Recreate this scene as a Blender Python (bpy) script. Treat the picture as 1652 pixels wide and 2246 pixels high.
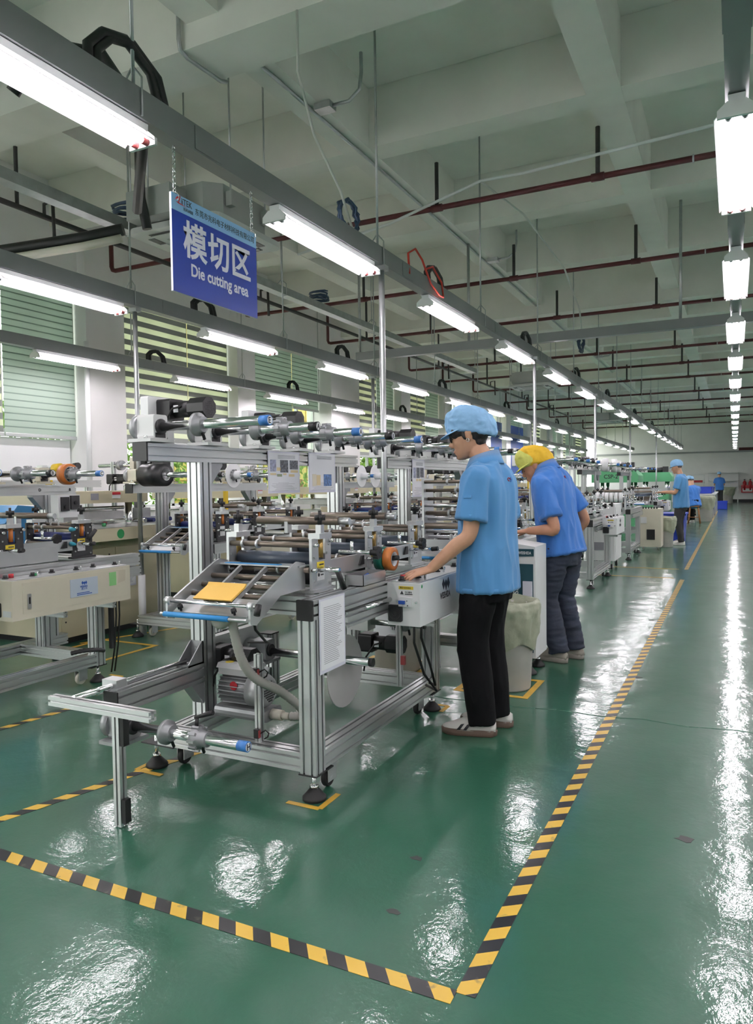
import bpy, bmesh, math, random
from mathutils import Vector as V, Matrix, Euler, noise as mnoise
R = math.radians
PI = math.pi
rnd = random.Random(7)
S = bpy.context.scene
COL = S.collection
for _o in list(bpy.data.objects):
    bpy.data.objects.remove(_o)

# ------------------------------------------------------------------ camera
HC = 1.35
F_PX, YAW, PITCH, ROLL = 1587.0, 0.46003, -0.03850, -0.013616
fw = V((-math.sin(YAW) * math.cos(PITCH), math.cos(YAW) * math.cos(PITCH), math.sin(PITCH)))
rt = V((math.cos(YAW), math.sin(YAW), 0))
up = rt.cross(fw)
r2 = rt * math.cos(ROLL) + up * math.sin(ROLL)
u2 = -rt * math.sin(ROLL) + up * math.cos(ROLL)
cam = bpy.data.cameras.new('camera')
cam.sensor_fit = 'VERTICAL'
cam.sensor_height = 36.0
cam.lens = 36.0 * F_PX / 2246.0
cam.clip_end = 300
cam.clip_start = 0.02
camo = bpy.data.objects.new('camera', cam)
COL.objects.link(camo)
camo.matrix_world = Matrix(((r2.x, u2.x, -fw.x, 0), (r2.y, u2.y, -fw.y, 0), (r2.z, u2.z, -fw.z, HC), (0, 0, 0, 1)))
S.camera = camo

# ------------------------------------------------------------------ world, exposure
W = bpy.data.worlds.new('world')
S.world = W
W.use_nodes = True
bg = W.node_tree.nodes['Background']
bg.inputs[0].default_value = (0.93, 0.96, 0.92, 1)
bg.inputs[1].default_value = 3.2
S.view_settings.view_transform = 'Standard'
S.view_settings.look = 'None'
S.view_settings.gamma = 1.0
S.view_settings.use_curve_mapping = False
S.view_settings.exposure = 0.38
cy_ = getattr(S, 'cycles', None)
if cy_ is not None:      # light bounces only, to keep the render time reasonable
    cy_.max_bounces = 6; cy_.diffuse_bounces = 4; cy_.glossy_bounces = 3; cy_.transmission_bounces = 2; cy_.transparent_max_bounces = 6
    cy_.caustics_reflective = False; cy_.caustics_refractive = False
LAMP = 40.0          # emission strength of every fluorescent tube

# ------------------------------------------------------------------ helpers
class MB:
    """collects shapes; build() links them as one mesh object"""
    def __init__(self):
        self.v, self.f, self.s = [], [], []
    def add(self, vs, fs, smooth=False):
        n = len(self.v)
        self.v += [tuple(p) for p in vs]
        self.f += [[i + n for i in f] for f in fs]
        self.s += [smooth] * len(fs)
        return self
    def box(self, x0, y0, z0, x1, y1, z1):
        vs = [(x, y, z) for x in (x0, x1) for y in (y0, y1) for z in (z0, z1)]
        return self.add(vs, [(0, 1, 3, 2), (4, 6, 7, 5), (0, 4, 5, 1), (2, 3, 7, 6), (0, 2, 6, 4), (1, 5, 7, 3)])
    def cbox(self, c, s, rot=None):
        vs = []
        for x in (-.5, .5):
            for y in (-.5, .5):
                for z in (-.5, .5):
                    p = V((x * s[0], y * s[1], z * s[2]))
                    if rot is not None: p = rot @ p
                    vs.append(p + V(c))
        return self.add(vs, [(0, 1, 3, 2), (4, 6, 7, 5), (0, 4, 5, 1), (2, 3, 7, 6), (0, 2, 6, 4), (1, 5, 7, 3)])
    def prism(self, poly, axis, a, b, smooth=False):
        def m(p, t):
            if axis == 'x': return (t, p[0], p[1])
            if axis == 'y': return (p[0], t, p[1])
            return (p[0], p[1], t)
        n = len(poly)
        vs = [m(p, a) for p in poly] + [m(p, b) for p in poly]
        self.add(vs, [list(range(n))[::-1], list(range(n, 2 * n))])
        k = len(self.v) - 2 * n
        for i in range(n):
            j = (i + 1) % n
            self.f.append([k + i, k + j, k + n + j, k + n + i]); self.s.append(smooth)
        return self
    def rbox(self, x0, y0, z0, x1, y1, z1, r=.01, axis='z', n=2):
        if axis == 'x': a0, b0, a1, b1, lo, hi = y0, z0, y1, z1, x0, x1
        elif axis == 'y': a0, b0, a1, b1, lo, hi = x0, z0, x1, z1, y0, y1
        else: a0, b0, a1, b1, lo, hi = x0, y0, x1, y1, z0, z1
        pts = []
        for cx, cy, s in ((a1 - r, b1 - r, 0), (a0 + r, b1 - r, 90), (a0 + r, b0 + r, 180), (a1 - r, b0 + r, 270)):
            for i in range(n + 1):
                t = R(s + 90 * i / n)
                pts.append((cx + r * math.cos(t), cy + r * math.sin(t)))
        return self.prism(pts, axis, lo, hi)
    def cyl(self, p0, p1, r, n=12, r1=None, cap=True, smooth=True):
        return self.lathe([(0, r), (1, r if r1 is None else r1)], p0, p1, n, cap, smooth)
    def lathe(self, prof, p0, p1, n=16, cap=True, smooth=True):
        """prof: (t along p0->p1 in 0..1, radius)"""
        p0, p1 = V(p0), V(p1)
        d = (p1 - p0)
        dn = d.normalized()
        a = V((0, 0, 1)) if abs(dn.z) < .9 else V((1, 0, 0))
        e1 = dn.cross(a).normalized(); e2 = dn.cross(e1)
        k = len(self.v)
        for t, r in prof:
            c = p0 + d * t
            for i in range(n):
                an = 2 * PI * i / n
                self.v.append(tuple(c + (e1 * math.cos(an) + e2 * math.sin(an)) * r))
        for q in range(len(prof) - 1):
            for i in range(n):
                j = (i + 1) % n
                self.f.append([k + q * n + i, k + q * n + j, k + (q + 1) * n + j, k + (q + 1) * n + i]); self.s.append(smooth)
        if cap:
            self.f.append([k + i for i in range(n)][::-1]); self.s.append(False)
            m = k + (len(prof) - 1) * n
            self.f.append([m + i for i in range(n)]); self.s.append(False)
        return self
    def tube(self, pts, r, n=6, smooth=True, cap=True):
        pts = [V(p) for p in pts]
        k = len(self.v)
        t0 = (pts[1] - pts[0]).normalized()
        a = V((0, 0, 1)) if abs(t0.z) < .9 else V((1, 0, 0))
        e1 = t0.cross(a).normalized()
        for q, p in enumerate(pts):
            if q == 0: t = pts[1] - pts[0]
            elif q == len(pts) - 1: t = pts[-1] - pts[-2]
            else: t = pts[q + 1] - pts[q - 1]
            t.normalize()
            e1 = (e1 - t * e1.dot(t)).normalized()
            e2 = t.cross(e1)
            rr = r[q] if isinstance(r, (list, tuple)) else r
            for i in range(n):
                an = 2 * PI * i / n
                self.v.append(tuple(p + (e1 * math.cos(an) + e2 * math.sin(an)) * rr))
        for q in range(len(pts) - 1):
            for i in range(n):
                j = (i + 1) % n
                self.f.append([k + q * n + i, k + q * n + j, k + (q + 1) * n + j, k + (q + 1) * n + i]); self.s.append(smooth)
        if cap:
            self.f.append([k + i for i in range(n)][::-1]); self.s.append(False)
            m = k + (len(pts) - 1) * n
            self.f.append([m + i for i in range(n)]); self.s.append(False)
        return self
    def ext(self, axis, a, b, c0, c1, w, h, pitch=.04, so=.0098):
        """T-slotted aluminium profile along axis from a to b, centred at c0,c1, w x h"""
        pts = []
        nw, nh = max(1, round(w / pitch)), max(1, round(h / pitch))
        hw, hh = w / 2, h / 2
        cw = [(-hw + w * (i + .5) / nw) for i in range(nw)]
        ch = [(-hh + h * (i + .5) / nh) for i in range(nh)]
        m = min(w, h); lip = .0028; sd = min(.0125, m * .30); o = min(so / 2, m * .12); q = min(.0070, m * .17)
        prof = [(-o, 0), (-o, lip), (-q, lip), (-q, sd), (q, sd), (q, lip), (o, lip), (o, 0)]
        pts.append((-hw, -hh))
        for c in cw: pts += [(c + u, -hh + d) for u, d in prof]
        pts.append((hw, -hh))
        for c in ch: pts += [(hw - d, c + u) for u, d in prof]
        pts.append((hw, hh))
        for c in cw[::-1]: pts += [(c - u, hh - d) for u, d in prof]
        pts.append((-hw, hh))
        for c in ch[::-1]: pts += [(-hw + d, c - u) for u, d in prof]
        return self.prism([(x + c0, y + c1) for x, y in pts], axis, a, b)
    def loft(self, rings, cap=True, smooth=True):
        """rings: lists of points, all the same length"""
        n = len(rings[0]); k = len(self.v)
        for r in rings: self.v += [tuple(p) for p in r]
        for q in range(len(rings) - 1):
            for i in range(n):
                j = (i + 1) % n
                self.f.append([k + q * n + i, k + q * n + j, k + (q + 1) * n + j, k + (q + 1) * n + i]); self.s.append(smooth)
        if cap:
            self.f.append([k + i for i in range(n)][::-1]); self.s.append(smooth)
            m = k + (len(rings) - 1) * n
            self.f.append([m + i for i in range(n)]); self.s.append(smooth)
        return self
    def ball(self, c, r, n=12, m=8):
        if not isinstance(r, (tuple, list)): r = (r, r, r)
        rings = []
        for q in range(1, m):
            ph = PI * q / m
            rings.append([(c[0] + r[0] * math.sin(ph) * math.cos(2 * PI * i / n), c[1] + r[1] * math.sin(ph) * math.sin(2 * PI * i / n), c[2] + r[2] * math.cos(ph)) for i in range(n)])
        return self.loft(rings)
    def mesh(self, name):
        me = bpy.data.meshes.new(name)
        me.from_pydata(self.v, [], self.f)
        bm = bmesh.new(); bm.from_mesh(me)
        bmesh.ops.recalc_face_normals(bm, faces=bm.faces)
        for fc, s in zip(bm.faces, self.s): fc.smooth = s
        bm.to_mesh(me); bm.free()
        return me

def obj(name, mb, mat, parent=None):
    me = mb.mesh(name) if isinstance(mb, MB) else mb
    o = bpy.data.objects.new(name, me)
    COL.objects.link(o)
    if mat is not None and not len(me.materials): me.materials.append(mat)
    if parent is not None:
        o.parent = parent
        if 'wb' in PB.get(parent.name, {}): o.location = -V(PB[parent.name]['wb'])
    return o
PB = {}
def thing(name, label, cat, base=(0, 0, 0), group=None, world=True):
    """an Empty at the base of a thing; parts are given in world coordinates when world is set, else in local ones"""
    o = bpy.data.objects.new(name, None)
    o.empty_display_size = .1
    COL.objects.link(o)
    o.location = base
    PB[o.name] = {'wb': tuple(base)} if world else {}
    tag(o, label, cat, group)
    return o
def part(root, name, mb, mat, label=None):
    """a part of a thing (or a sub-part of a part)"""
    me = mb.mesh(name) if isinstance(mb, MB) else mb
    o = bpy.data.objects.new(name, me)
    COL.objects.link(o)
    if mat is not None and not len(me.materials): me.materials.append(mat)
    o.parent = root
    if root.type == 'EMPTY' and 'wb' in PB.get(root.name, {}):
        o.location = -V(PB[root.name]['wb'])
    if label: o['label'] = label
    return o
def tag(o, label=None, cat=None, group=None, kind=None):
    if label: o['label'] = label
    if cat: o['category'] = cat
    if group: o['group'] = group
    if kind: o['kind'] = kind
    return o
def struct(name, mb, mat, label=None, parent=None):
    o = obj(name, mb, mat, parent)
    if parent is None:
        tag(o, label, name.split('_')[0] if label else None, kind='structure')
    return o
def kids(o): return [c for c in bpy.data.objects if c.parent == o]
def index_children():
    d = {}
    for c in bpy.data.objects:
        if c.parent: d.setdefault(c.parent.name, []).append(c)
    return d
def copy_tree(o, loc, rz=None, label=None, group=None, idx=None, skip=()):
    idx = idx or index_children()
    c = o.copy(); COL.objects.link(c)
    c.location = loc
    if rz is not None: c.rotation_euler = (0, 0, rz)
    if label: c['label'] = label
    if group: c['group'] = group
    for ch in idx.get(o.name, []):
        if ch.name.split('.')[0] in skip: continue
        d = ch.copy(); COL.objects.link(d); d.parent = c
        for g in idx.get(ch.name, []):
            e = g.copy(); COL.objects.link(e); e.parent = d
    return c
ORD = ['first', 'second', 'third', 'fourth', 'fifth', 'sixth', 'seventh', 'eighth', 'ninth', 'tenth', 'eleventh', 'twelfth', 'thirteenth', 'fourteenth', 'fifteenth', 'sixteenth', 'seventeenth', 'eighteenth', 'nineteenth', 'twentieth']

# ------------------------------------------------------------------ materials
def M(name, col, rough=.5, metal=0., var=0., vscale=6., bump=0., bscale=40., emit=None, estr=0., spec=.5, alpha=None, sheen=0., stretch=None, vc=None, detail=4.):
    m = bpy.data.materials.new(name)
    m.use_nodes = True
    nt = m.node_tree; b = nt.nodes['Principled BSDF']
    b.inputs['Base Color'].default_value = (*col, 1)
    b.inputs['Roughness'].default_value = rough
    b.inputs['Metallic'].default_value = metal
    b.inputs['Specular IOR Level'].default_value = spec
    if emit:
        b.inputs['Emission Color'].default_value = (*emit, 1)
        b.inputs['Emission Strength'].default_value = estr
    if sheen: b.inputs['Sheen Weight'].default_value = sheen
    if var or bump:
        tc = nt.nodes.new('ShaderNodeTexCoord')
        mp = nt.nodes.new('ShaderNodeMapping')
        if stretch: mp.inputs['Scale'].default_value = stretch
        nt.links.new(tc.outputs['Object'], mp.inputs['Vector'])
    if var:
        nz = nt.nodes.new('ShaderNodeTexNoise')
        nz.inputs['Scale'].default_value = vscale; nz.inputs['Detail'].default_value = detail
        nt.links.new(mp.outputs[0], nz.inputs['Vector'])
        mx = nt.nodes.new('ShaderNodeMix'); mx.data_type = 'RGBA'
        lo = vc if vc else tuple(c * (1 - var) for c in col)
        hi = tuple(min(1, c * (1 + var)) for c in col)
        mx.inputs['A'].default_value = (*lo, 1); mx.inputs['B'].default_value = (*hi, 1)
        cr = nt.nodes.new('ShaderNodeMapRange')
        cr.inputs['From Min'].default_value = .32; cr.inputs['From Max'].default_value = .68
        nt.links.new(nz.outputs['Fac'], cr.inputs['Value'])
        nt.links.new(cr.outputs[0], mx.inputs['Factor'])
        nt.links.new(mx.outputs['Result'], b.inputs['Base Color'])
    if bump:
        n2 = nt.nodes.new('ShaderNodeTexNoise')
        n2.inputs['Scale'].default_value = bscale; n2.inputs['Detail'].default_value = 3
        nt.links.new(mp.outputs[0], n2.inputs['Vector'])
        bp = nt.nodes.new('ShaderNodeBump')
        bp.inputs['Strength'].default_value = bump; bp.inputs['Distance'].default_value = .01
        nt.links.new(n2.outputs['Fac'], bp.inputs['Height'])
        nt.links.new(bp.outputs[0], b.inputs['Normal'])
    return m
def srgb(r, g, b):
    f = lambda c: c / 12.92 if c <= .04045 else ((c + .055) / 1.055) ** 2.4
    return (f(r / 255), f(g / 255), f(b / 255))
mt = {}
mt['alu'] = M('aluminium', (.60, .615, .615), .30, .88)
mt['chrome'] = M('chrome', (.82, .83, .84), .16, 1.)
mt['steel'] = M('brushed_steel', (.62, .63, .63), .32, .9, var=.08, vscale=8)
mt['plate'] = M('anodised_plate', (.64, .655, .66), .33, .8, var=.04, vscale=6)
mt['cast'] = M('cast_grey', (.36, .37, .38), .42, .55, var=.08, vscale=12, bump=.05)
mt['bronze'] = M('hard_anodised_roller', (.20, .165, .13), .34, .55, var=.05)
mt['navy'] = M('navy_rubber', (.055, .075, .105), .38, 0, var=.1)
mt['bluerub'] = M('blue_rubber', (.02, .035, .16), .35)
mt['black'] = M('black_plastic', (.012, .012, .013), .42)
mt['blackm'] = M('black_paint', (.018, .018, .02), .35, .1)
mt['charcoal'] = M('charcoal_plate', (.04, .04, .042), .45, .2)
mt['white'] = M('white_paint', (.78, .79, .79), .38, var=.03, vscale=4)
mt['offwhite'] = M('offwhite_paint', (.70, .71, .70), .4, var=.04, vscale=3)
mt['cream'] = M('cream_paint', srgb(208, 200, 170), .42, var=.05, vscale=3, bump=.02, bscale=120)
mt['cream2'] = M('pale_cream_paint', srgb(214, 208, 188), .42, var=.05, vscale=3)
mt['teal'] = M('dark_teal_paint', srgb(30, 72, 84), .35)
mt['green'] = M('machine_green', srgb(92, 170, 120), .4)
mt['dkgreen'] = M('dark_green_plastic', (.01, .06, .05), .35)
mt['redpipe'] = M('oxide_red_pipe', srgb(84, 34, 36), .45, var=.12, vscale=9)
mt['blackpipe'] = M('dark_iron_pipe', (.035, .03, .03), .5)
mt['galv'] = M('galvanised_steel', (.50, .52, .525), .34, .75, var=.1, vscale=10)
mt['rail'] = M('grey_steel_channel', (.30, .315, .32), .40, .55, var=.06, vscale=2)
mt['whitemetal'] = M('white_reflector', (.86, .87, .88), .35)
mt['clear'] = M('clear_plastic', (.9, .9, .9), .15)
mt['tube'] = M('fluorescent_tube', (1, 1, 1), .4, emit=(1.0, .925, .98), estr=LAMP)
mt['redcap'] = M('red_end_cap', (.32, .05, .05), .4)
mt['blue'] = M('blue_plastic', (.015, .05, .45), .38)
mt['bluecap'] = M('blue_cap', srgb(60, 120, 190), .4)
mt['bluetape'] = M('blue_tape', srgb(48, 140, 205), .42)
mt['cyan'] = M('cyan_plastic', srgb(60, 165, 190), .35)
mt['orange'] = M('orange_tape', srgb(190, 110, 45), .35)
mt['tapegreen'] = M('green_tape', srgb(20, 90, 75), .3)
mt['yellow'] = M('yellow_paper', srgb(228, 184, 90), .6, var=.05)
mt['yellow2'] = M('yellow_plastic', srgb(220, 185, 40), .4)
mt['red'] = M('red_plastic', (.5, .02, .03), .35)
mt['hose'] = M('grey_hose', (.46, .45, .41), .5)
mt['bag'] = M('bin_liner', srgb(168, 172, 150), .42, var=.1, vscale=9, bump=.55, bscale=24)
mt['bin'] = M('grey_bin_plastic', srgb(178, 176, 170), .5, var=.08, vscale=5)
mt['paper'] = M('paper', (.84, .85, .88), .6)
mt['paperv'] = M('print_sleeve', (.70, .70, .80), .3)
mt['ink'] = M('ink_black', (.03, .03, .035), .6)
mt['inkgrey'] = M('ink_grey', (.3, .3, .33), .6)
mt['inkblue'] = M('ink_blue', (.02, .09, .40), .5)
mt['inkgreen'] = M('ink_green', (.03, .28, .09), .5)
mt['inkred'] = M('ink_red', (.5, .02, .03), .5)
mt['inkyel'] = M('ink_yellow', (.75, .58, .04), .5)
mt['inkcream'] = M('ink_cream', (.75, .62, .35), .6)
mt['wood'] = M('wood', srgb(150, 100, 60), .5, var=.15, vscale=3, stretch=(1, 1, 10))
mt['rubber'] = M('black_rubber', (.014, .014, .014), .6)
mt['poly'] = M('poly_wheel', (.72, .68, .58), .4)
mt['rollwhite'] = M('white_roll', (.82, .82, .83), .5)
mt['cable'] = M('black_cable', (.012, .012, .012), .45)
mt['redcable'] = M('red_cable', (.62, .05, .03), .4)
mt['whitecable'] = M('white_cable', (.7, .7, .66), .45)
# ------------------------------------------------------------------ setting: floor, ceiling, walls
def floor_mat():
    m = bpy.data.materials.new('green_epoxy'); m.use_nodes = True
    nt = m.node_tree; b = nt.nodes['Principled BSDF']; L = nt.links
    tc = nt.nodes.new('ShaderNodeTexCoord')
    def noise(scale, detail=3, rough=.5):
        n = nt.nodes.new('ShaderNodeTexNoise'); n.inputs['Scale'].default_value = scale
        n.inputs['Detail'].default_value = detail; n.inputs['Roughness'].default_value = rough
        L.new(tc.outputs['Object'], n.inputs['Vector']); return n
    n1 = noise(.9, 5, .6)
    mx = nt.nodes.new('ShaderNodeMix'); mx.data_type = 'RGBA'
    mx.inputs['A'].default_value = (.020, .098, .055, 1); mx.inputs['B'].default_value = (.030, .128, .078, 1)
    L.new(n1.outputs['Fac'], mx.inputs['Factor'])
    # scuffs and dark chips
    n2 = noise(14, 6, .7)
    r = nt.nodes.new('ShaderNodeMapRange'); r.inputs['From Min'].default_value = .70; r.inputs['From Max'].default_value = .76
    L.new(n2.outputs['Fac'], r.inputs['Value'])
    mx2 = nt.nodes.new('ShaderNodeMix'); mx2.data_type = 'RGBA'
    mx2.inputs['B'].default_value = (.075, .10, .085, 1)
    L.new(mx.outputs['Result'], mx2.inputs['A']); L.new(r.outputs[0], mx2.inputs['Factor'])
    L.new(mx2.outputs['Result'], b.inputs['Base Color'])
    nr = noise(1.6, 4, .6)
    rr = nt.nodes.new('ShaderNodeMapRange'); rr.inputs['To Min'].default_value = .26; rr.inputs['To Max'].default_value = .42
    L.new(nr.outputs['Fac'], rr.inputs['Value']); L.new(rr.outputs[0], b.inputs['Roughness'])
    b.inputs['Specular IOR Level'].default_value = .45
    b.inputs['Coat Weight'].default_value = .75; b.inputs['Coat Roughness'].default_value = .075; b.inputs['Coat IOR'].default_value = 1.45
    # orange peel and long waves of the poured coating
    w1 = noise(3.2, 2); w2 = noise(34, 3, .6)
    b1 = nt.nodes.new('ShaderNodeBump'); b1.inputs['Strength'].default_value = .22; b1.inputs['Distance'].default_value = .03
    b2 = nt.nodes.new('ShaderNodeBump'); b2.inputs['Strength'].default_value = .16; b2.inputs['Distance'].default_value = .006
    L.new(w1.outputs['Fac'], b1.inputs['Height']); L.new(w2.outputs['Fac'], b2.inputs['Height'])
    L.new(b1.outputs[0], b2.inputs['Normal']); L.new(b2.outputs[0], b.inputs['Normal']); L.new(b2.outputs[0], b.inputs['Coat Normal'])
    return m
mt['floor'] = floor_mat()
mt['ceil'] = M('limewashed_concrete', srgb(240, 239, 232), .8, var=.07, vscale=1.2, bump=.05, bscale=20)
mt['wall'] = M('white_wall_paint', srgb(238, 237, 237), .75, var=.05, vscale=1.0, bump=.04, bscale=15)
mt['skirt'] = M('dark_skirting', (.02, .02, .022), .5)
X0, X1, Y0, Y1 = -8.05, 7.0, -6.0, 48.0
ZB, ZM, ZS = 4.73, 4.55, 5.32
struct('floor', MB().box(X0 - .4, Y0 - .3, -.1, X1 + .3, Y1 + .3, 0), mt['floor'], 'glossy green epoxy factory floor with worn lamp reflections')
ceil = struct('ceiling', MB().box(X0 - .4, Y0 - .3, ZS, X1 + .3, Y1 + .3, ZS + .15), mt['ceil'], 'pale concrete coffered ceiling slab with deep downstand beams')
YB = [-1.04 + 2.425 * k for k in range(-2, 4)]
for x in YB:
    obj('beam', MB().box(x - .145, Y0, ZB, x + .145, Y1, ZS), mt['ceil'], ceil)
ym = 4.485 - 9.66
while ym < Y1:
    if ym > Y0: obj('main_beam', MB().box(X0, ym - .22, ZM, X1, ym + .22, ZS), mt['ceil'], ceil)
    for d in (2.3, 4.78, 7.2):
        if Y0 < ym + d < Y1: obj('beam', MB().box(X0, ym + d - .145, ZB + .004, X1, ym + d + .145, ZS - .002), mt['ceil'], ceil)
    ym += 9.66
struct('wall_right', MB().box(X1, Y0, 0, X1 + .25, Y1, ZS), mt['wall'], 'white right hand wall of the hall')
struct('wall_rear', MB().box(X0, Y0 - .25, 0, X1, Y0, ZS), mt['wall'], 'white wall closing the hall behind the photographer')
wf = struct('wall_far', MB().box(X0, Y1, 0, X1, Y1 + .25, ZS), mt['wall'], 'white far end wall of the hall')
struct('baseboard_far', MB().box(-.1, Y1 - .03, 0, X1, Y1, .16), mt['skirt'], 'black painted skirting along the far wall')
tr = struct('trim_1', MB().box(X0, Y1 - .06, 2.95, X1, Y1, 3.05), mt['rail'], 'grey cable trunking running across the far wall')
# left wall: sill wall, spandrel, pillars, windows
ZSILL, ZTOP = 1.02, 4.15
wl = struct('wall_left', MB().box(X0 - .28, Y0, 0, X0 - .02, Y1, ZSILL).box(X0 - .28, Y0, ZTOP, X0 + .10, Y1, ZS), mt['wall'], 'white window wall with sill and spandrel on the left')
PIL = [(.35, 1.0), (3.62, 4.30), (7.06, 7.74), (10.36, 10.88), (13.47, 14.75), (17.3, 17.9), (20.5, 21.1), (23.5, 24.7), (27.0, 27.6), (30.1, 30.7), (33.2, 34.4), (36.6, 37.2), (39.8, 40.4), (43.0, 43.6)]
for a, b in PIL:
    obj('pillar', MB().box(X0 - .28, a, ZSILL, X0 + .24 if b - a < 1 else X0 + .34, b, ZTOP + .6), mt['wall'], wl)
mt['frame'] = M('window_frame_aluminium', (.52, .55, .54), .4, .4)
mg = bpy.data.materials.new('window_glass'); mg.use_nodes = True
nt = mg.node_tree; nt.nodes.remove(nt.nodes['Principled BSDF'])
tb = nt.nodes.new('ShaderNodeBsdfTransparent'); tb.inputs[0].default_value = (.93, .96, .92, 1)
gb = nt.nodes.new('ShaderNodeBsdfGlossy'); gb.inputs['Roughness'].default_value = .03
ms = nt.nodes.new('ShaderNodeMixShader'); ms.inputs[0].default_value = .07
nt.links.new(tb.outputs[0], ms.inputs[1]); nt.links.new(gb.outputs[0], ms.inputs[2]); nt.links.new(ms.outputs[0], nt.nodes['Material Output'].inputs[0])
mt['glass'] = mg
def fabric(name, col, trans):
    m = bpy.data.materials.new(name); m.use_nodes = True
    nt = m.node_tree; nt.nodes.remove(nt.nodes['Principled BSDF'])
    d = nt.nodes.new('ShaderNodeBsdfDiffuse'); d.inputs[0].default_value = (*col, 1)
    t = nt.nodes.new('ShaderNodeBsdfTranslucent'); t.inputs[0].default_value = (*col, 1)
    q = nt.nodes.new('ShaderNodeMixShader'); q.inputs[0].default_value = trans
    nt.links.new(d.outputs[0], q.inputs[1]); nt.links.new(t.outputs[0], q.inputs[2]); nt.links.new(q.outputs[0], nt.nodes['Material Output'].inputs[0])
    return m
mt['blind_dark'] = fabric('grey_blind_strip', srgb(158, 162, 158), .16)
mt['blind_sheer'] = fabric('sheer_blind_strip', srgb(238, 240, 222), .6)
mt['blind_shade'] = fabric('painted_shadow_strip', srgb(150, 168, 158), .2)  # darker colour paints the shadow lines between the pale strips
mt['blind_pale'] = fabric('pale_blind_strip', srgb(206, 220, 210), .36)
WINS = []
nw = 0
for (a0, a1), (b0, b1) in zip(PIL[:-1], PIL[1:]):
    y0, y1 = a1, b0
    nw += 1
    fr = MB()
    for z in (ZSILL, 2.05, ZTOP - .06): fr.box(X0 - .17, y0, z, X0 - .11, y1, z + .06)
    npan = 4
    for i in range(npan + 1):
        y = y0 + (y1 - y0) * i / npan
        fr.box(X0 - .17, max(y0, y - .03), ZSILL, X0 - .11, min(y1, y + .03), ZTOP)
    w = struct('window_%d' % nw, fr, mt['frame'], 'aluminium framed window, %s bay along the left wall from the near end' % ORD[nw - 1])
    gl = None
    for i in range(npan):
        for zz in ((ZSILL + .06, 2.05), (2.11, ZTOP - .06)):
            ya, yb = y0 + (y1 - y0) * i / npan + .03, y0 + (y1 - y0) * (i + 1) / npan - .03
            obj('pane', MB().box(X0 - .145, ya, zz[0], X0 - .135, yb, zz[1]), mt['glass'], w)
    obj('sill', MB().box(X0 - .11, y0, ZSILL - .02, X0 + .06, y1, ZSILL + .02), mt['wall'], w)
    WINS.append((y0, y1))
# zebra blinds, two per window
BL = 0
def blind(y0, y1, zbot, style, label):
    x = X0 + .02
    t = thing('window_blind', label, 'blind', (x, (y0 + y1) / 2, zbot), 'zebra roller blinds on the left windows')
    part(t, 'cassette', MB().box(x - .05, y0, ZTOP - .1, x + .04, y1, ZTOP), mt['frame'])
    part(t, 'bottom_bar', MB().rbox(x - .015, y0, zbot - .05, x + .015, y1, zbot, .008, 'y'), mt['frame'])
    z = zbot; H = .078
    sm = {}
    i = 0
    while z < ZTOP - .1:
        if style == 'open':
            nm, mat = ('strip', mt['blind_dark']) if i % 2 == 0 else ('sheer_strip', mt['blind_sheer'])
            dx = 0
        else:
            nm, mat = ('strip', mt['blind_pale']) if i % 2 == 0 else ('shadow_strip', mt['blind_shade'])
            dx = 0
        key = nm
        if key not in sm:
            me = MB()
            if style == 'open': me.box(-.0015, y0, 0, .0015, y1, H)
            elif nm == 'strip': me.prism([(-.005, 0), (-.003, 0), (.005, .066), (.003, .066)], 'y', y0, y1)
            else: me.box(-.006, y0, 0, -.004, y1, .018)
            sm[key] = me.mesh(nm)
        o = part(t, nm, sm[key], mat)
        o.location = o.location + V((x + dx, 0, z))
        z += H if style == 'open' else (.066, .017)[i % 2]; i += 1
    part(t, 'pull_cord', MB().tube([(x + .03, y1 - .03, ZTOP - .1), (x + .03, y1 - .03, zbot + .15)], .004, 5), mt['whitecable'])
STY = [('open', 'pale'), ('open', 'pale'), ('open', 'open'), ('pale', 'pale'), ('open', 'pale'), ('open', 'pale'), ('open', 'open'), ('pale', 'open'), ('pale', 'pale'), ('open', 'open'), ('pale', 'pale'), ('open', 'pale'), ('open', 'open')]
for k, (y0, y1) in enumerate(WINS):
    if k in (6, 7): continue
    ymid = y0 + (y1 - y0) * .6
    zb = 2.05
    for q, (a, b) in enumerate(((y0 + .02, ymid - .01), (ymid + .01, y1 - .02))):
        st = STY[k][q]
        z2 = zb + (.9 if (k, q) == (3, 1) else 0) - (.95 if (k, q) == (4, 1) else 0)
        blind(a, b, z2, st, '%s zebra blind, %s one in the %s window bay' % ({'open': 'striped half-open', 'pale': 'closed pale green'}[st], ('nearer', 'farther')[q], ORD[k]))
tag(obj('white_board', MB().box(X0 - .10, 5.95, ZSILL + .03, X0 - .06, 7.0, 2.0), mt['whitemetal']), 'white board standing behind the window sill under the pale blind', 'board')
# white plastic downpipe beside the second pillar
tag(obj('downpipe', MB().cyl((X0 + .30, 7.0, .9), (X0 + .30, 7.0, 3.3), .035, 10), mt['whitemetal']), 'white plastic downpipe beside the pale blind on the left wall', 'pipe')
# blue sheet partitions further down the left wall
mt['bluepanel'] = M('blue_partition', srgb(42, 84, 160), .5)
for i, (y0, y1) in enumerate(((24.8, 26.8), (27.7, 29.9))):
    tag(obj('partition_panel', MB().box(X0 + .05, y0, .2, X0 + .12, y1, 3.6), mt['bluepanel']), '%s blue partition panel covering a far left window' % ('nearer', 'farther')[i], 'panel', 'blue wall panels')
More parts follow.
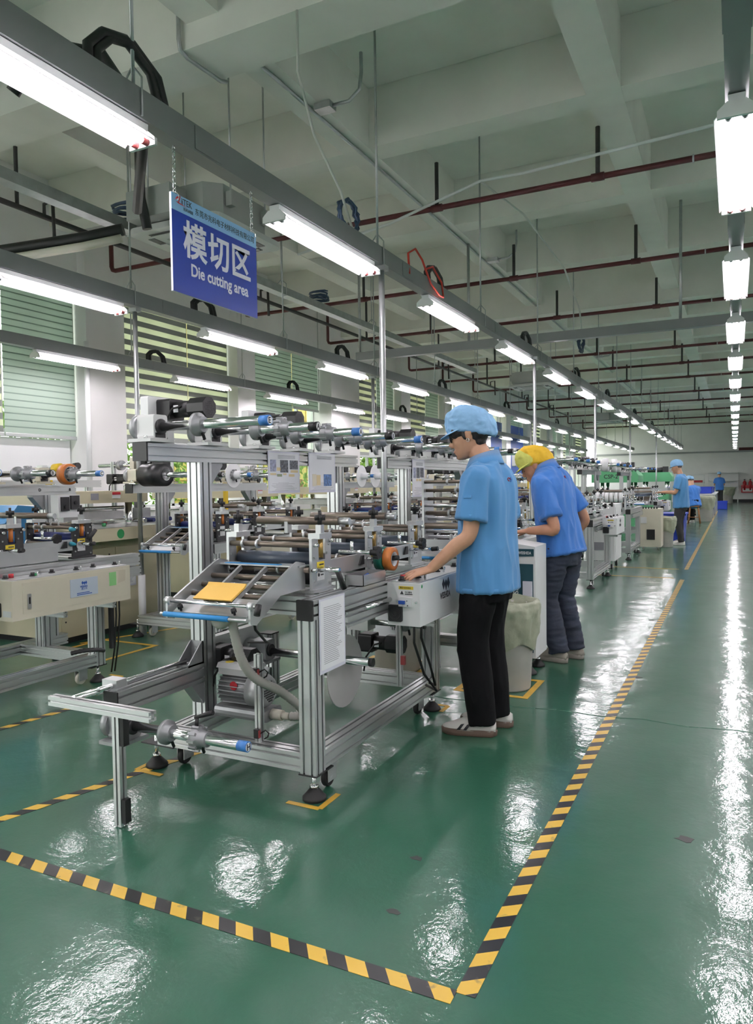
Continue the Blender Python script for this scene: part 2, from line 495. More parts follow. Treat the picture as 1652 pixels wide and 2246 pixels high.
# ------------------------------------------------------------------ outside: yellow building and bushes seen below the blinds
mt['ybrick'] = M('yellow_render', srgb(226, 206, 120), .7)
mt['yjoint'] = M('ochre_joint', srgb(170, 140, 60), .8)
tag(obj('yard_ground', MB().box(X0 - 14, Y0, -.3, X0 - .3, Y1, -.05), M('yard_soil', (.12, .16, .06), .9)), 'planted ground outside the windows', 'ground', kind='structure')
yb = thing('yellow_building', 'yellow tiled building outside beyond the left windows', 'building', (X0 - 5, 17.5, 0))
part(yb, 'wall', MB().box(X0 - 5.6, 14.5, -.1, X0 - 5, 25, 6), mt['ybrick'])
gm = MB()
for i in range(21): gm.box(X0 - 5, 14.5 + i * .5, 0, X0 - 4.985, 14.53 + i * .5, 6)
for i in range(12): gm.box(X0 - 5, 14.5, i * .5, X0 - 4.985, 25, i * .5 + .03)
part(yb, 'tile_joints', gm, mt['yjoint'])
mt['leaf'] = M('leaf_green', srgb(120, 160, 50), .5, var=.35, vscale=2.5)
def bush(x, y, r, h, label):
    mb = MB(); q = random.Random(int(x * 100 + y * 10))
    for i in range(1500):
        a = q.uniform(0, 2 * PI); zz = q.uniform(0, 1); rr = r * math.sqrt(max(0, 1 - (2 * zz - 1) ** 2)) * q.uniform(.6, 1.05)
        c = V((x + rr * math.cos(a), y + rr * math.sin(a), .2 + zz * h))
        e = Euler((q.uniform(0, 6), q.uniform(0, 6), q.uniform(0, 6))).to_matrix()
        s = q.uniform(.05, .11)
        mb.add([c + e @ V((-s, 0, 0)), c + e @ V((0, -s * .45, .01)), c + e @ V((s, 0, 0)), c + e @ V((0, s * .45, .01))], [(0, 1, 2, 3)])
    t = thing('bush', label, 'bush', (x, y, -.05), 'bushes outside the windows')
    part(t, 'foliage', mb, mt['leaf'])
    part(t, 'stem', MB().cyl((x, y, -.05), (x, y, h * .6), .05, 7), mt['wood'])
for i, (y, dx) in enumerate(((1.8, 2.2), (5.0, 2.6), (7.3, 2.1), (9.7, 2.8), (12.2, 2.4), (15.9, 2.0), (19.4, 2.3), (22.4, 2.6))):
    bush(X0 - dx, y, 1.05, 2.5, 'leafy green bush outside, %s along the left windows' % ORD[i])

# ------------------------------------------------------------------ red sprinkler pipes
PY = [7.27, 10.25, 13.05, 17.2, 19.6, 22.3, 26.0, 29.0, 32.9, 37.0, 41.0]
ZP = 4.258
for i, y in enumerate(PY):
    t = thing('sprinkler_pipe', 'dark red sprinkler pipe crossing under the ceiling, %s from the camera' % ORD[i], 'pipe', (-7.53, y, ZP), 'red sprinkler pipes')
    mat = mt['redpipe']
    part(t, 'pipe', MB().tube([(-7.53, y, ZP + .62), (-7.53, y, ZP + .06), (-7.51, y, ZP + .015), (-7.46, y, ZP), (6.8, y, ZP)], .03, 8), mat)
    for x in (-5.25, -2.84, -1.19, 1.3, 3.7):
        part(t, 'hanger', MB().cyl((x, y, ZP), (x, y, ZB if abs(x + 1.19) > .2 else ZB), .022, 8), mt['blackpipe'])
        part(t, 'coupling', MB().cyl((x - .06, y, ZP), (x + .06, y, ZP), .039, 10), mat)
    for x in (-3.9, -.35, .6):
        part(t, 'clamp', MB().cyl((x - .008, y, ZP), (x + .008, y, ZP), .037, 10), mt['galv'])
# thin white conduits on the ceiling
for i, (a, b) in enumerate(((4.72, 13.9), (14.4, 23.55), (24.06, 33.2))):
    tag(obj('conduit', MB().cyl((-3.42, a, ZB - .018), (-3.42, b, ZB - .018), .016, 6), mt['galv']), 'grey conduit clipped under the second ceiling beam, %s length from the camera' % ORD[i], 'conduit', 'conduits under the ceiling beam')
for i, (y, top) in enumerate(((5.7, 5.1), (10.7, 5.1), (20.3, 5.1))):
    t = thing('conduit_drop', 'bent conduit with junction box on the beam, %s from the camera' % ORD[i], 'conduit', (-3.3, y, ZB), 'conduit drops')
    part(t, 'pipe', MB().tube([(-3.3 + .1, y, ZB - .03), (-3.05, y + .02, ZB - .02), (-2.95, y + .03, ZB + .06), (-2.93, y + .03, ZB + .2), (-2.93, y + .03, top)], .016, 6), mt['galv'])
    part(t, 'junction_box', MB().box(-3.36, y - .06, ZB - .06, -3.2, y + .06, ZB - .002), mt['galv'])
t = thing('bent_conduit', 'grey bent conduit wrapping under the near main beam', 'conduit', (-3.66, 4.4, 4.53))
part(t, 'pipe', MB().tube([(-3.66, 4.235, ZS - .04), (-3.66, 4.235, 4.62), (-3.66, 4.25, 4.55), (-3.655, 4.32, 4.525), (-3.63, 4.68, 4.525), (-3.62, 4.74, 4.545)], .016, 7), mt['galv'])
t = tag(obj('white_trunking', MB().tube([(-4.6, 7.3, 4.05), (-3.4, 7.25, 4.18), (-2.33, 7.2, 4.42), (-1.9, 7.2, 4.41), (-.5, 7.15, 4.45), (.4, 7.1, 4.47)], .015, 6), mt['whitemetal']), 'white plastic conduit strung across the coffers', 'conduit')
tag(obj('cable_drop', MB().tube([(-2.33, 7.2, 4.41), (-2.1, 8.0, 4.30), (-1.95, 9.4, 4.05), (-1.93, 10.3, 3.7), (-1.95, 10.6, 3.35)], .012, 6), mt['whitecable']), 'white cable drooping from the strung conduit to the cross rail', 'cable')
tag(obj('air_hose', MB().tube([(-2.62, 4.2, 4.5), (-2.62, 4.2, 4.1), (-2.55, 4.28, 3.7), (-2.42, 4.4, 3.35), (-2.36, 4.45, 3.1)], .009, 6), mt['whitecable']), 'thin white hose hanging from the beam to the first rail', 'hose')

# ------------------------------------------------------------------ lighting rails and lamps
ZT = 2.885
mt['refl'] = fabric('translucent_reflector', (.90, .90, .90), .66)
def lamp_template():
    t = thing('tube_light', 'twin tube light', 'light', (0, 0, 0), world=False)
    L = 1.25
    part(t, 'housing', MB().prism([(-.034, .075), (.034, .075), (.03, .03), (-.03, .03)], 'y', .01, L - .01), mt['whitemetal'])
    rf = MB()
    for s in (-1, 1):
        rf.prism([(s * .03, .04), (s * .085, -.012), (s * .088, -.010), (s * .034, .045)], 'y', .03, L - .03)
    part(t, 'reflector', rf, mt['refl'])
    for x in (-.03, .03):
        part(t, 'tube', MB().cyl((x, .045, -.005), (x, L - .045, -.005), .0145, 10), mt['tube'])
    for y in (.0, L - .016):
        h = part(t, 'end_plate', MB().prism([(-.075, -.02), (.075, -.02), (.075, .012), (.036, .045), (-.036, .045), (-.075, .012)], 'y', y, y + .016), mt['clear'])
    for x in (-.03, .03):
        part(t, 'end_cap', MB().cyl((x, .016, -.005), (x, .05, -.005), .0155, 10), mt['rail'])
        part(t, 'end_cap', MB().cyl((x, L - .05, -.005), (x, L - .016, -.005), .0155, 10), mt['redcap'])
    for y in (.25, .9): part(t, 'mount', MB().box(-.02, y, .075, .02, y + .1, .080), mt['rail'])
    return t
LT = lamp_template()
LIDX = index_children()
ROWS = [(-2.38, 1.26, 2.262, 17, 'above the near machine row'), (0.0, 1.21, 2.22, 18, 'above the aisle'), (-4.83, 1.20, 2.32, 17, 'above the second machine row'),
        (-7.25, 1.15, 2.32, 17, 'nearest the windows'), (2.42, 1.2, 2.26, 17, 'added unseen right of the aisle'), (4.85, 1.2, 2.26, 17, 'added unseen by the right wall')]  # last two rows are out of view, added only for their light
used = False
RAILS = {}
for ri, (x, ys, dp, n, where) in enumerate(ROWS):
    y0r, y1r = -5.8, ys + dp * n
    rail = thing('lighting_rail', 'grey steel channel carrying tube lights %s' % where, 'rail', (x, 0, 3.03), 'lighting rails')
    RAILS[x] = rail
    part(rail, 'channel', MB().box(x - .045, y0r, 2.965, x + .045, y1r, 3.095), mt['rail'])
    q = 0
    for k in range(16):
        y = 2.45 + k * 2.43
        if y > y1r: break
        if ri in (0, 1, 2, 3): 
            part(rail, 'hanger_rod', MB().cyl((x, y, 3.12), (x, y, ZB + .2), .009, 6), mt['galv'])
            part(rail, 'hanger_hook', MB().tube([(x, y, 3.2), (x - .05, y, 3.14), (x - .05, y, 2.975), (x + .05, y, 2.975), (x + .05, y, 3.14), (x, y, 3.2)], .005, 5), mt['galv'])
        if k < 10: part(rail, 'joint_plate', MB().box(x - .049, y + .35, 2.975, x + .049, y + .55, 3.085), mt['rail'])
    for k in range(-3, n):  # negative steps add unseen lamps behind the camera for extra light
        yy = ys + dp * k
        lab = '%s twin tube light %s' % (ORD[k] if k >= 0 else 'unseen ' + ORD[-k - 1] + ' rearward', where) if True else ''
        lab = 'lit twin tube light, %s along the rail %s' % (ORD[k], where) if k >= 0 else 'added lit tube light behind the camera, %s back, %s' % (ORD[-k - 1], where)
        if not used:
            o = LT; o.location = (x, yy, ZT); o['label'] = lab; o['group'] = 'tube lights'; used = True
        else:
            copy_tree(LT, (x, yy, ZT), 0, lab, 'tube lights', LIDX)
# cross rail joining the rails
t = thing('cross_rail', 'grey steel cross rail spanning from the near row to the aisle', 'rail', (-1.5, 9.9, 3.3))
part(t, 'channel', MB().box(-5.2, 9.85, 3.24, 2.6, 9.95, 3.36), mt['rail'])
for x in (-5.15, -3.4, -.62, 1.4): part(t, 'hanger_rod', MB().cyl((x, 9.9, 3.3), (x, 9.9, ZB + .1), .02, 6), mt['galv'])
# galvanised cable tray and dark pipe up left
t = thing('cable_tray', 'thin galvanised cable tray hung between second and third lamp rows', 'tray', (-4.97, 3, 3.7))
part(t, 'channel', MB().box(-5.03, -5, 3.67, -4.91, 14.8, 3.76), mt['galv'])
for k in range(6):
    y = 2.6 + 2.45 * k
    part(t, 'hanger_rod', MB().cyl((-4.97, y, 3.82), (-4.97, y, ZB), .007, 6), mt['galv'])
    part(t, 'hook', MB().tube([(-4.97, y, 3.86), (-5.04, y, 3.8), (-5.04, y, 3.66), (-4.9, y, 3.66), (-4.9, y, 3.8), (-4.97, y, 3.86)], .006, 5), mt['galv'])
t = thing('water_pipe', 'dark iron water pipe running lengthwise near the windows', 'pipe', (-6.05, 3, 4.0))
part(t, 'pipe', MB().cyl((-6.05, -4, 4.0), (-6.05, 30, 4.0), .028, 8), mt['blackpipe'])
for k in range(7):
    y = 4.7 + 3.6 * k
    part(t, 'hanger', MB().cyl((-6.05, y, 4.0), (-6.05, y, ZS), .02, 6), mt['blackpipe'])
    part(t, 'branch', MB().tube([(-6.05, y + .3, 4.0), (-6.05, y + .3, 4.12), (-5.93, y + .3, 4.14), (-5.92, y + .3, 3.75)], .018, 6), mt['blackpipe'])
# coiled spare cables
def coil(c, r, n, rad, mat, label, name='cable_coil', flat='xz', turns=4):
    q = random.Random(int(c[1] * 77)); pts = []
    for i in range(turns * 14 + 1):
        a = 2 * PI * i / 14
        rr = r * (1 + .12 * math.sin(i * 1.3) + q.uniform(-.05, .05))
        if flat == 'xz': p = (c[0] + q.uniform(-.02, .02), c[1] + rr * math.cos(a), c[2] + rr * .75 * math.sin(a))
        else: p = (c[0] + rr * math.cos(a), c[1] + rr * math.sin(a), c[2] + .012 * math.sin(a * .7) + i * .0012)
        pts.append(p)
    return tag(obj(name, MB().tube(pts, rad, 5), mat), label, 'cable')
mt['bluecable'] = M('dark_blue_cable', (.03, .06, .12), .4)
coil((-4.97, 5.0, 3.80), .115, 4, .012, mt['bluecable'], 'bundle of dark blue cable lying on the cable tray near the ceiling unit', flat='xy', turns=6)
coil((-4.97, 8.4, 3.80), .115, 4, .012, mt['bluecable'], 'bundle of blue cable on the cable tray left of the bright pole', flat='xy', turns=6)
coil((-2.55, 4.75, 3.32), .14, 4, .01, mt['bluecable'], 'coil of dark blue cable hanging beside the first lighting rail', turns=5)
coil((-1.93, 10.4, 3.28), .16, 4, .012, mt['bluecable'], 'coil of blue cable hanging on the cross rail', turns=5)
# black cable loops on the rails
def loop(x, y, s, label, w=.10, thick=.022):
    mb = MB()
    for d in (0, .045):
        mb.tube([(x, y + d, 3.05), (x - .02, y + d + .02, 3.18 * 1), (x - .02, y + d + .1 * s, 3.1 + .17 * s), (x - .01, y + d + .22 * s, 3.1 + .2 * s), (x, y + d + .36 * s, 3.1 + .12 * s), (x + .01, y + d + .42 * s, 3.02)], thick, 7)
    part(RAILS[x], 'cable_loop', mb, mt['cable'], 'black cable loop')
for i, (x, y, w) in enumerate(((-2.38, 2.2, 'nearest, above the first lamp'), (-2.38, 5.85, 'beside the red wire'), (-2.38, 9.0, 'third on the near rail'), (-2.38, 12.3, 'fourth on the near rail'), (-2.38, 15.6, 'fifth on the near rail'), (-2.38, 20.2, 'sixth on the near rail'), (-2.38, 24.7, 'seventh on the near rail'), (-2.38, 29.2, 'eighth on the near rail'),
        (-4.83, 5.7, 'first on the second rail'), (-4.83, 8.6, 'second on the second rail'), (-4.83, 12.4, 'third on the second rail'), (-4.83, 16.6, 'fourth on the second rail'), (-4.83, 22, 'fifth on the second rail'),
        (-7.25, 7.6, 'first on the rail nearest the windows'), (-7.25, 11.1, 'second on the rail nearest the windows'), (-7.25, 16, 'third on the rail nearest the windows'))):
    loop(x, y, 1.0 if i == 0 else .75, 'loop of black cable standing up from a lighting rail, %s' % w)
part(RAILS[-2.38], 'red_wire', MB().tube([(-2.33, 5.35, 3.02), (-2.36, 5.4, 3.2), (-2.34, 5.5, 3.26), (-2.33, 5.62, 3.2), (-2.33, 5.8, 3.05), (-2.32, 5.98, 2.99), (-2.33, 6.1, 3.0), (-2.33, 6.06, 3.12), (-2.35, 5.9, 3.22), (-2.36, 5.75, 3.16)], .009, 6), mt['redcable'], 'looped red wire')
# thick duct hose crossing to the near ceiling unit
t = thing('refrigerant_hose', 'thick black and cream insulated hose leading to the near ceiling unit', 'hose', (-4.4, 4.4, 3.4))
part(t, 'black_hose', MB().tube([(-2.9, 2.25, 3.12), (-2.75, 2.3, 3.32), (-2.62, 2.5, 3.34), (-2.6, 2.75, 3.15), (-3.2, 3.3, 3.0)], .03, 8), mt['cable'])
part(t, 'long_hose', MB().tube([(-6.4, 4.0, 3.33), (-5.6, 4.2, 3.38), (-4.9, 4.45, 3.45), (-4.62, 4.6, 3.52)], .05, 9), mt['cable'])
part(t, 'cream_hose', MB().tube([(-6.4, 3.98, 3.24), (-5.6, 4.16, 3.29), (-4.9, 4.42, 3.37), (-4.62, 4.58, 3.44)], .035, 9), mt['poly'])
part(t, 'riser', MB().tube([(-4.4, 4.65, 3.5), (-4.42, 4.6, 3.75), (-4.42, 4.6, 4.25), (-4.3, 4.6, 4.4)], .04, 8), mt['cable'])
# poles from the rails down to the floor
def pole(x, y, label, white=False):
    t = thing('conduit_pole', label, 'pole', (x, y, 0), 'steel conduit poles')
    part(t, 'tube', MB().cyl((x, y, .55 if white else .01), (x, y, 2.97), .022, 12), mt['galv'])
    part(t, 'foot_sleeve', MB().cyl((x, y, 0), (x, y, .55 if white else .03), .034, 12), mt['whitemetal'] if white else mt['galv'])
    part(t, 'clamp', MB().box(x - .045, y - .03, 2.93, x + .045, y + .03, 2.967), mt['galv'])
pole(-2.36, 4.90, 'bright steel pole under the second lamp of the near rail')
pole(-2.33, 9.36, 'bright steel pole rising behind the man in the yellow cap')
pole(-2.33, 13.90, 'steel pole on the near rail, third from the camera')
pole(-2.33, 18.92, 'steel pole on the near rail, fourth from the camera')
pole(-2.33, 25.6, 'steel pole on the near rail, fifth from the camera')
pole(-4.86, 4.95, 'steel pole with white lower sleeve standing beside the cream press', True)
pole(-4.865, 9.75, 'steel pole on the second rail, second from the camera')
pole(-4.865, 14.3, 'steel pole on the second rail, third from the camera')
pole(-4.83, 19.0, 'steel pole on the second rail, fourth from the camera')
pole(-4.83, 24.0, 'steel pole on the second rail, fifth from the camera')
pole(-7.25, 15.0, 'steel pole on the window rail, nearer one')
pole(-7.25, 21.0, 'steel pole on the window rail, farther one')
# ceiling cassette air conditioners
mt['acbody'] = M('ac_sheet_metal', (.44, .455, .44), .5, .25, var=.06, vscale=3)
mt['acpanel'] = M('ac_panel', (.70, .71, .69), .45)
def cassette(x, y, label):
    t = thing('ceiling_air_conditioner', label, 'air conditioner', (x, y, 3.56), 'ceiling cassette units')
    z = 3.56
    part(t, 'body', MB().prism([(x - .42, y - .30), (x - .30, y - .42), (x + .30, y - .42), (x + .42, y - .30), (x + .42, y + .30), (x + .30, y + .42), (x - .30, y + .42), (x - .42, y + .30)], 'z', z + .05, z + .34), mt['acbody'])
    part(t, 'access_box', MB().box(x - .36, y - .62, z + .06, x + .12, y - .42, z + .30), mt['acbody'])
    pn = part(t, 'panel', MB().rbox(x - .49, y - .49, z, x + .49, y + .49, z + .05, .08, 'z', 4), mt['acpanel'])
    part(pn, 'grille', MB().box(x - .25, y - .25, z - .006, x + .25, y + .25, z), mt['acbody'])
    for dx, dy, wx, wy in ((0, -.37, .32, .035), (0, .37, .32, .035), (-.37, 0, .035, .32), (.37, 0, .035, .32)):
        part(pn, 'air_slot', MB().box(x + dx - wx, y + dy - wy, z - .004, x + dx + wx, y + dy + wy, z + .001), mt['black'])
        part(pn, 'louvre', MB().box(x + dx * .97 - wx * .96, y + dy * .97 - wy * .55, z - .012, x + dx * .97 + wx * .96, y + dy * .97 + wy * .4, z - .005), mt['acpanel'])
    for dx in (-.46, .46):
        for dy in (-.25, .25):
            part(t, 'hanger_rod', MB().cyl((x + dx, y + dy, z + .2), (x + dx, y + dy, ZS), .008, 6), mt['galv'])
            part(t, 'hanger_ear', MB().box(x + dx - .03, y + dy - .03, z + .16, x + dx + .03, y + dy + .03, z + .28), mt['acbody'])
cassette(-4.3, 5.3, 'grey ceiling cassette air conditioner hanging behind the blue sign')
cassette(-4.25, 17.0, 'ceiling cassette air conditioner hanging in mid hall')
cassette(-4.3, 28.5, 'farthest ceiling cassette air conditioner')
# blue hanging sign
def text(s, size, mat, loc, ax, ay, parent, name='lettering', bold=0., align='LEFT', space=1.0, sx=1.0):
    c = bpy.data.curves.new(name, 'FONT'); c.body = s; c.size = size; c.align_x = align; c.offset = bold
    c.extrude = .0004; c.space_character = space; c.resolution_u = 3
    o = bpy.data.objects.new(name, c); COL.objects.link(o)
    bpy.context.view_layer.update()
    dg = bpy.context.evaluated_depsgraph_get()
    me = bpy.data.meshes.new_from_object(o.evaluated_get(dg))
    bpy.data.objects.remove(o); bpy.data.curves.remove(c)
    ax, ay = V(ax), V(ay); az = ax.cross(ay)
    m = Matrix(((ax.x * sx, ay.x, az.x, loc[0]), (ax.y * sx, ay.y, az.y, loc[1]), (ax.z * sx, ay.z, az.z, loc[2]), (0, 0, 0, 1)))
    me.transform(m)
    me.materials.clear(); me.materials.append(mat)
    return part(parent, name, me, mat)
mt['signblue'] = M('sign_blue', srgb(30, 62, 160), .3)
mt['signpale'] = M('sign_pale_blue', srgb(140, 190, 228), .3)
mt['signwhite'] = M('sign_white', (.80, .80, .86), .35)
sg = thing('hanging_sign', 'blue hanging sign board with white Chinese and English lettering', 'sign', (-2.38, 3.0, 2.28))
xs = -2.375
part(sg, 'board', MB().box(xs - .012, 2.67, 2.275, xs, 3.34, 2.735), mt['signwhite'])
part(sg, 'blue_face', MB().box(xs, 2.67, 2.275, xs + .001, 3.34, 2.657), mt['signblue'])
part(sg, 'header_band', MB().box(xs, 2.67, 2.657, xs + .001, 3.34, 2.735), mt['signpale'])
xt = xs + .0015
text('模切区', .185, mt['signwhite'], (xt, 2.745, 2.475), (0, 1, 0), (0, 0, 1), sg, bold=.0042, space=1.08, sx=.95)
text('Die cutting area', .083, mt['signwhite'], (xt, 2.795, 2.375), (0, 1, 0), (0, 0, 1), sg, bold=.0019, space=1.0, sx=.86)
text('东莞市兆科电子材料科技有限公司', .036, mt['ink'], (xt, 2.835, 2.682), (0, 1, 0), (0, 0, 1), sg, space=1.0, sx=.90)
text('iiTEK', .042, mt['ink'], (xt, 2.735, 2.698), (0, 1, 0), (0, 0, 1), sg, sx=.85)
text('兆科科技', .018, mt['ink'], (xt, 2.75, 2.673), (0, 1, 0), (0, 0, 1), sg)
part(sg, 'red_emblem', MB().prism([(2.695, 2.705), (2.705, 2.722), (2.72, 2.73), (2.733, 2.732), (2.722, 2.70), (2.78, 2.692), (2.716, 2.694), (2.700, 2.70), (2.716, 2.702), (2.722, 2.722), (2.708, 2.714)], 'x', xt, xt + .0006), mt['inkred'])
for y in (2.70, 3.31):
    cm = MB()
    for i in range(8):
        z = 2.745 + i * .028
        cm.tube([(xs - .006 + (.008 * math.cos(a) if i % 2 else 0), y + (0 if i % 2 else .008 * math.cos(a)), z + .019 * math.sin(a)) for a in [2 * PI * k / 8 for k in range(9)]], .0022, 5)
    part(sg, 'chain', cm, mt['chrome'])
    part(sg, 'ring', MB().tube([(xs - .006 + .018 * math.sin(a) * .6, y + .018 * math.sin(a), 2.725 + .02 * math.cos(a)) for a in [2 * PI * k / 10 for k in range(11)]], .0025, 5), mt['chrome'])
# floor marking tapes
def stripe_mat():
    m = bpy.data.materials.new('hazard_tape'); m.use_nodes = True
    nt = m.node_tree; b = nt.nodes['Principled BSDF']; L = nt.links
    tc = nt.nodes.new('ShaderNodeTexCoord'); sp = nt.nodes.new('ShaderNodeSeparateXYZ'); L.new(tc.outputs['Object'], sp.inputs[0])
    def math_(op, a, b_):
        n = nt.nodes.new('ShaderNodeMath'); n.operation = op
        for i, q in enumerate((a, b_)):
            if isinstance(q, (int, float)): n.inputs[i].default_value = q
            else: L.new(q, n.inputs[i])
        return n.outputs[0]
    u = math_('ADD', sp.outputs[0], math_('MULTIPLY', sp.outputs[1], .75))
    fr = math_('FRACT', math_('DIVIDE', u, .128), 0)
    g = math_('GREATER_THAN', fr, .5)
    mx = nt.nodes.new('ShaderNodeMix'); mx.data_type = 'RGBA'
    mx.inputs['A'].default_value = (*srgb(222, 182, 74), 1); mx.inputs['B'].default_value = (.022, .022, .024, 1)
    L.new(g, mx.inputs['Factor'])
    nz = nt.nodes.new('ShaderNodeTexNoise'); nz.inputs['Scale'].default_value = 22; nz.inputs['Detail'].default_value = 6
    L.new(tc.outputs['Object'], nz.inputs['Vector'])
    rr = nt.nodes.new('ShaderNodeMapRange'); rr.inputs['From Min'].default_value = .62; rr.inputs['From Max'].default_value = .72; rr.inputs['To Max'].default_value = .55
    L.new(nz.outputs['Fac'], rr.inputs['Value'])
    m2 = nt.nodes.new('ShaderNodeMix'); m2.data_type = 'RGBA'; m2.inputs['B'].default_value = (.13, .12, .09, 1)
    L.new(mx.outputs['Result'], m2.inputs['A']); L.new(rr.outputs[0], m2.inputs['Factor'])
    L.new(m2.outputs['Result'], b.inputs['Base Color']); b.inputs['Roughness'].default_value = .32
    return m
mt['hazard'] = stripe_mat()
mt['ytape'] = M('yellow_floor_tape', srgb(206, 164, 58), .4, var=.1, vscale=15)
def tape(p, q, w, label, mat='hazard', name='floor_tape', flip=1):
    p, q = V((p[0], p[1], 0)), V((q[0], q[1], 0))
    L = (q - p).length
    o = obj(name, MB().box(0, -w / 2, .0004, L, w / 2, .0016), mt[mat])
    o.location = p; o.rotation_euler = (0, 0, math.atan2(q.y - p.y, q.x - p.x))
    return tag(o, label, 'floor tape')
tape((-.655, 1.74), (-3.9, 1.72), .055, 'black and yellow hazard tape across the floor in front of the machine')
tape((-.63, 1.76), (-.63, 10.6), .055, 'black and yellow hazard tape running along the aisle, nearest length')
tape((-.65, 11.8), (-.66, 34), .055, 'black and yellow hazard tape running along the aisle, farther length')
tape((-2.72, 1.78), (-2.40, 3.0), .05, 'black and yellow hazard tape left of the near machine')
tape((-3.75, 2.3), (-3.62, 3.3), .05, 'black and yellow hazard tape beside the left machine')
tape((-5.1, 4.45), (-4.3, 6.6), .04, 'yellow floor tape running away beside the cream press', 'ytape')
tape((-3.6, 10.75), (-.75, 10.7), .04, 'thin yellow floor tape closing the second bay, nearer line', 'ytape')
tape((-3.6, 11.85), (-.75, 11.8), .04, 'thin yellow floor tape closing the third bay, farther line', 'ytape')
def corner(x, y, sx, sy, label, l=.16, w=.026):
    t = thing('corner_mark', label, 'floor tape', (x, y, 0), 'yellow corner marks')
    part(t, 'strip', MB().box(min(x, x + sx * l), y - w / 2, .0005, max(x, x + sx * l), y + w / 2, .0018), mt['ytape'])
    part(t, 'strip', MB().box(x - w / 2, min(y, y + sy * l), .0006, x + w / 2, max(y, y + sy * l), .002), mt['ytape'])
corner(-1.545, 2.545, -1, 1, 'yellow tape corner under the front right foot of the near machine')
corner(-2.56, 2.54, 1, 1, 'yellow tape corner under the front left foot of the near machine')
corner(-1.55, 4.07, -1, -1, 'yellow tape corner under the rear foot of the near machine', .12)
corner(-3.92, 3.78, -1, -1, 'yellow tape corner under the foot of the left machine', .12)
def square(x0, y0, x1, y1, label, w=.04):
    t = thing('square_mark', label, 'floor tape', ((x0 + x1) / 2, (y0 + y1) / 2, 0))
    part(t, 'strip', MB().box(x0, y0, .0005, x1, y0 + w, .0018), mt['ytape'])
    part(t, 'strip', MB().box(x0, y1 - w, .0005, x1, y1, .0018), mt['ytape'])
    part(t, 'strip', MB().box(x0, y0 + w, .0005, x0 + w, y1 - w, .0018), mt['ytape'])
    part(t, 'strip', MB().box(x1 - w, y0 + w, .0005, x1, y1 - w, .0018), mt['ytape'])
square(-1.64, 4.40, -1.15, 4.86, 'yellow tape square on the floor around the lined bin')
square(-5.05, 3.95, -4.40, 4.66, 'yellow tape square on the floor beside the cream press')
square(-2.55, 4.5, -2.0, 5.05, 'yellow tape square under the grey drum')
q = random.Random(3)
jp = [(-1.9 + .12 * i, 4.22 + .02 * math.sin(i * 1.7) + .012 * i * .3 + q.uniform(-.008, .008)) for i in range(24)]
jm = MB(); ja = []; jb = []
jm.loft([[(x, y + dy, dz) for x, y in jp] for dy, dz in ((-.006, .0002), (0, .0035), (.006, .0002))], cap=False) if 0 else None
for (xa, ya), (xb, yb_) in zip(jp[:-1], jp[1:]): jm.tube([(xa, ya, -.001), (xb, yb_, -.001)], .0042, 5)
tag(obj('floor_joint', jm, mt['floor']), 'raised ragged joint line in the green floor coating across the aisle', 'floor joint')
# fire extinguisher station and notice on the far wall
fe = thing('fire_extinguisher_stand', 'two red fire extinguishers in a red holder on the far wall', 'fire extinguisher', (.67, Y1 - .1, .55))
part(fe, 'holder', MB().box(.34, Y1 - .22, .55, 1.0, Y1 - .02, 1.0), mt['red'])
for x in (.52, .82):
    b_ = part(fe, 'bottle', MB().lathe([(0, .10), (.8, .10), (.93, .05), (1, .03)], (x, Y1 - .14, .7), (x, Y1 - .14, 1.28), 12), mt['red'])
    part(b_, 'valve', MB().cbox((x, Y1 - .14, 1.32), (.1, .04, .06)), mt['black'])
part(fe, 'white_label', MB().box(.42, Y1 - .225, .62, .92, Y1 - .22, .8), mt['white'])
tag(obj('wall_notice', MB().box(.2, Y1 - .02, 2.98, 1.7, Y1, 3.22), mt['redpipe']), 'dark red notice strip high on the far wall', 'sign')
# ------------------------------------------------------------------ die cutting machines
def bracket(mb, x, y, z, sx, sy, w=.07, s=.10):
    """cast corner gusset: upright plate against a post plus foot, plus two cheeks; sy is the direction it points along y"""
    mb.box(x - w / 2, min(y, y + sy * .008), z, x + w / 2, max(y, y + sy * .008), z + s)
    mb.box(x - w / 2, min(y, y + sy * s), z, x + w / 2, max(y, y + sy * s), z + .008)
    for d in (-w / 2, w / 2 - .006):
        mb.prism([(y, z), (y + sy * s, z), (y + sy * s, z + .012), (y + sy * .012, z + s), (y, z + s)], 'x', x + d, x + d + .006)
    for q in (.035, .07):
        mb.cyl((x, y + sy * .008, z + q), (x, y + sy * .016, z + q), .009, 6)
        mb.cyl((x, y + sy * q, z + .008), (x, y + sy * q, z + .016), .009, 6)
    return mb
def foot(root, x, y, ztop):
    f = part(root, 'levelling_foot', MB().lathe([(0, .052), (.25, .052), (.45, .042), (1, .018)], (x, y, 0), (x, y, .05), 16), mt['rubber'])
    part(f, 'stud', MB().cyl((x, y, .04), (x, y, ztop), .010, 8).cyl((x, y, .05), (x, y, .062), .02, 6), mt['chrome'])
def caster(root, x, y, ztop, white=False):
    c = part(root, 'caster', MB().lathe([(0, .036), (.2, .04), (.8, .04), (1, .036)], (x - .014, y, .042), (x + .014, y, .042), 16), mt['poly'] if white else mt['rubber'])
    part(c, 'fork', MB().box(x - .022, y - .03, .03, x - .018, y + .04, ztop - .01).box(x + .018, y - .03, .03, x + .022, y + .04, ztop - .01).box(x - .03, y - .04, ztop - .012, x + .03, y + .05, ztop).cyl((x - .024, y, .042), (x + .024, y, .042), .009, 8), mt['galv'])
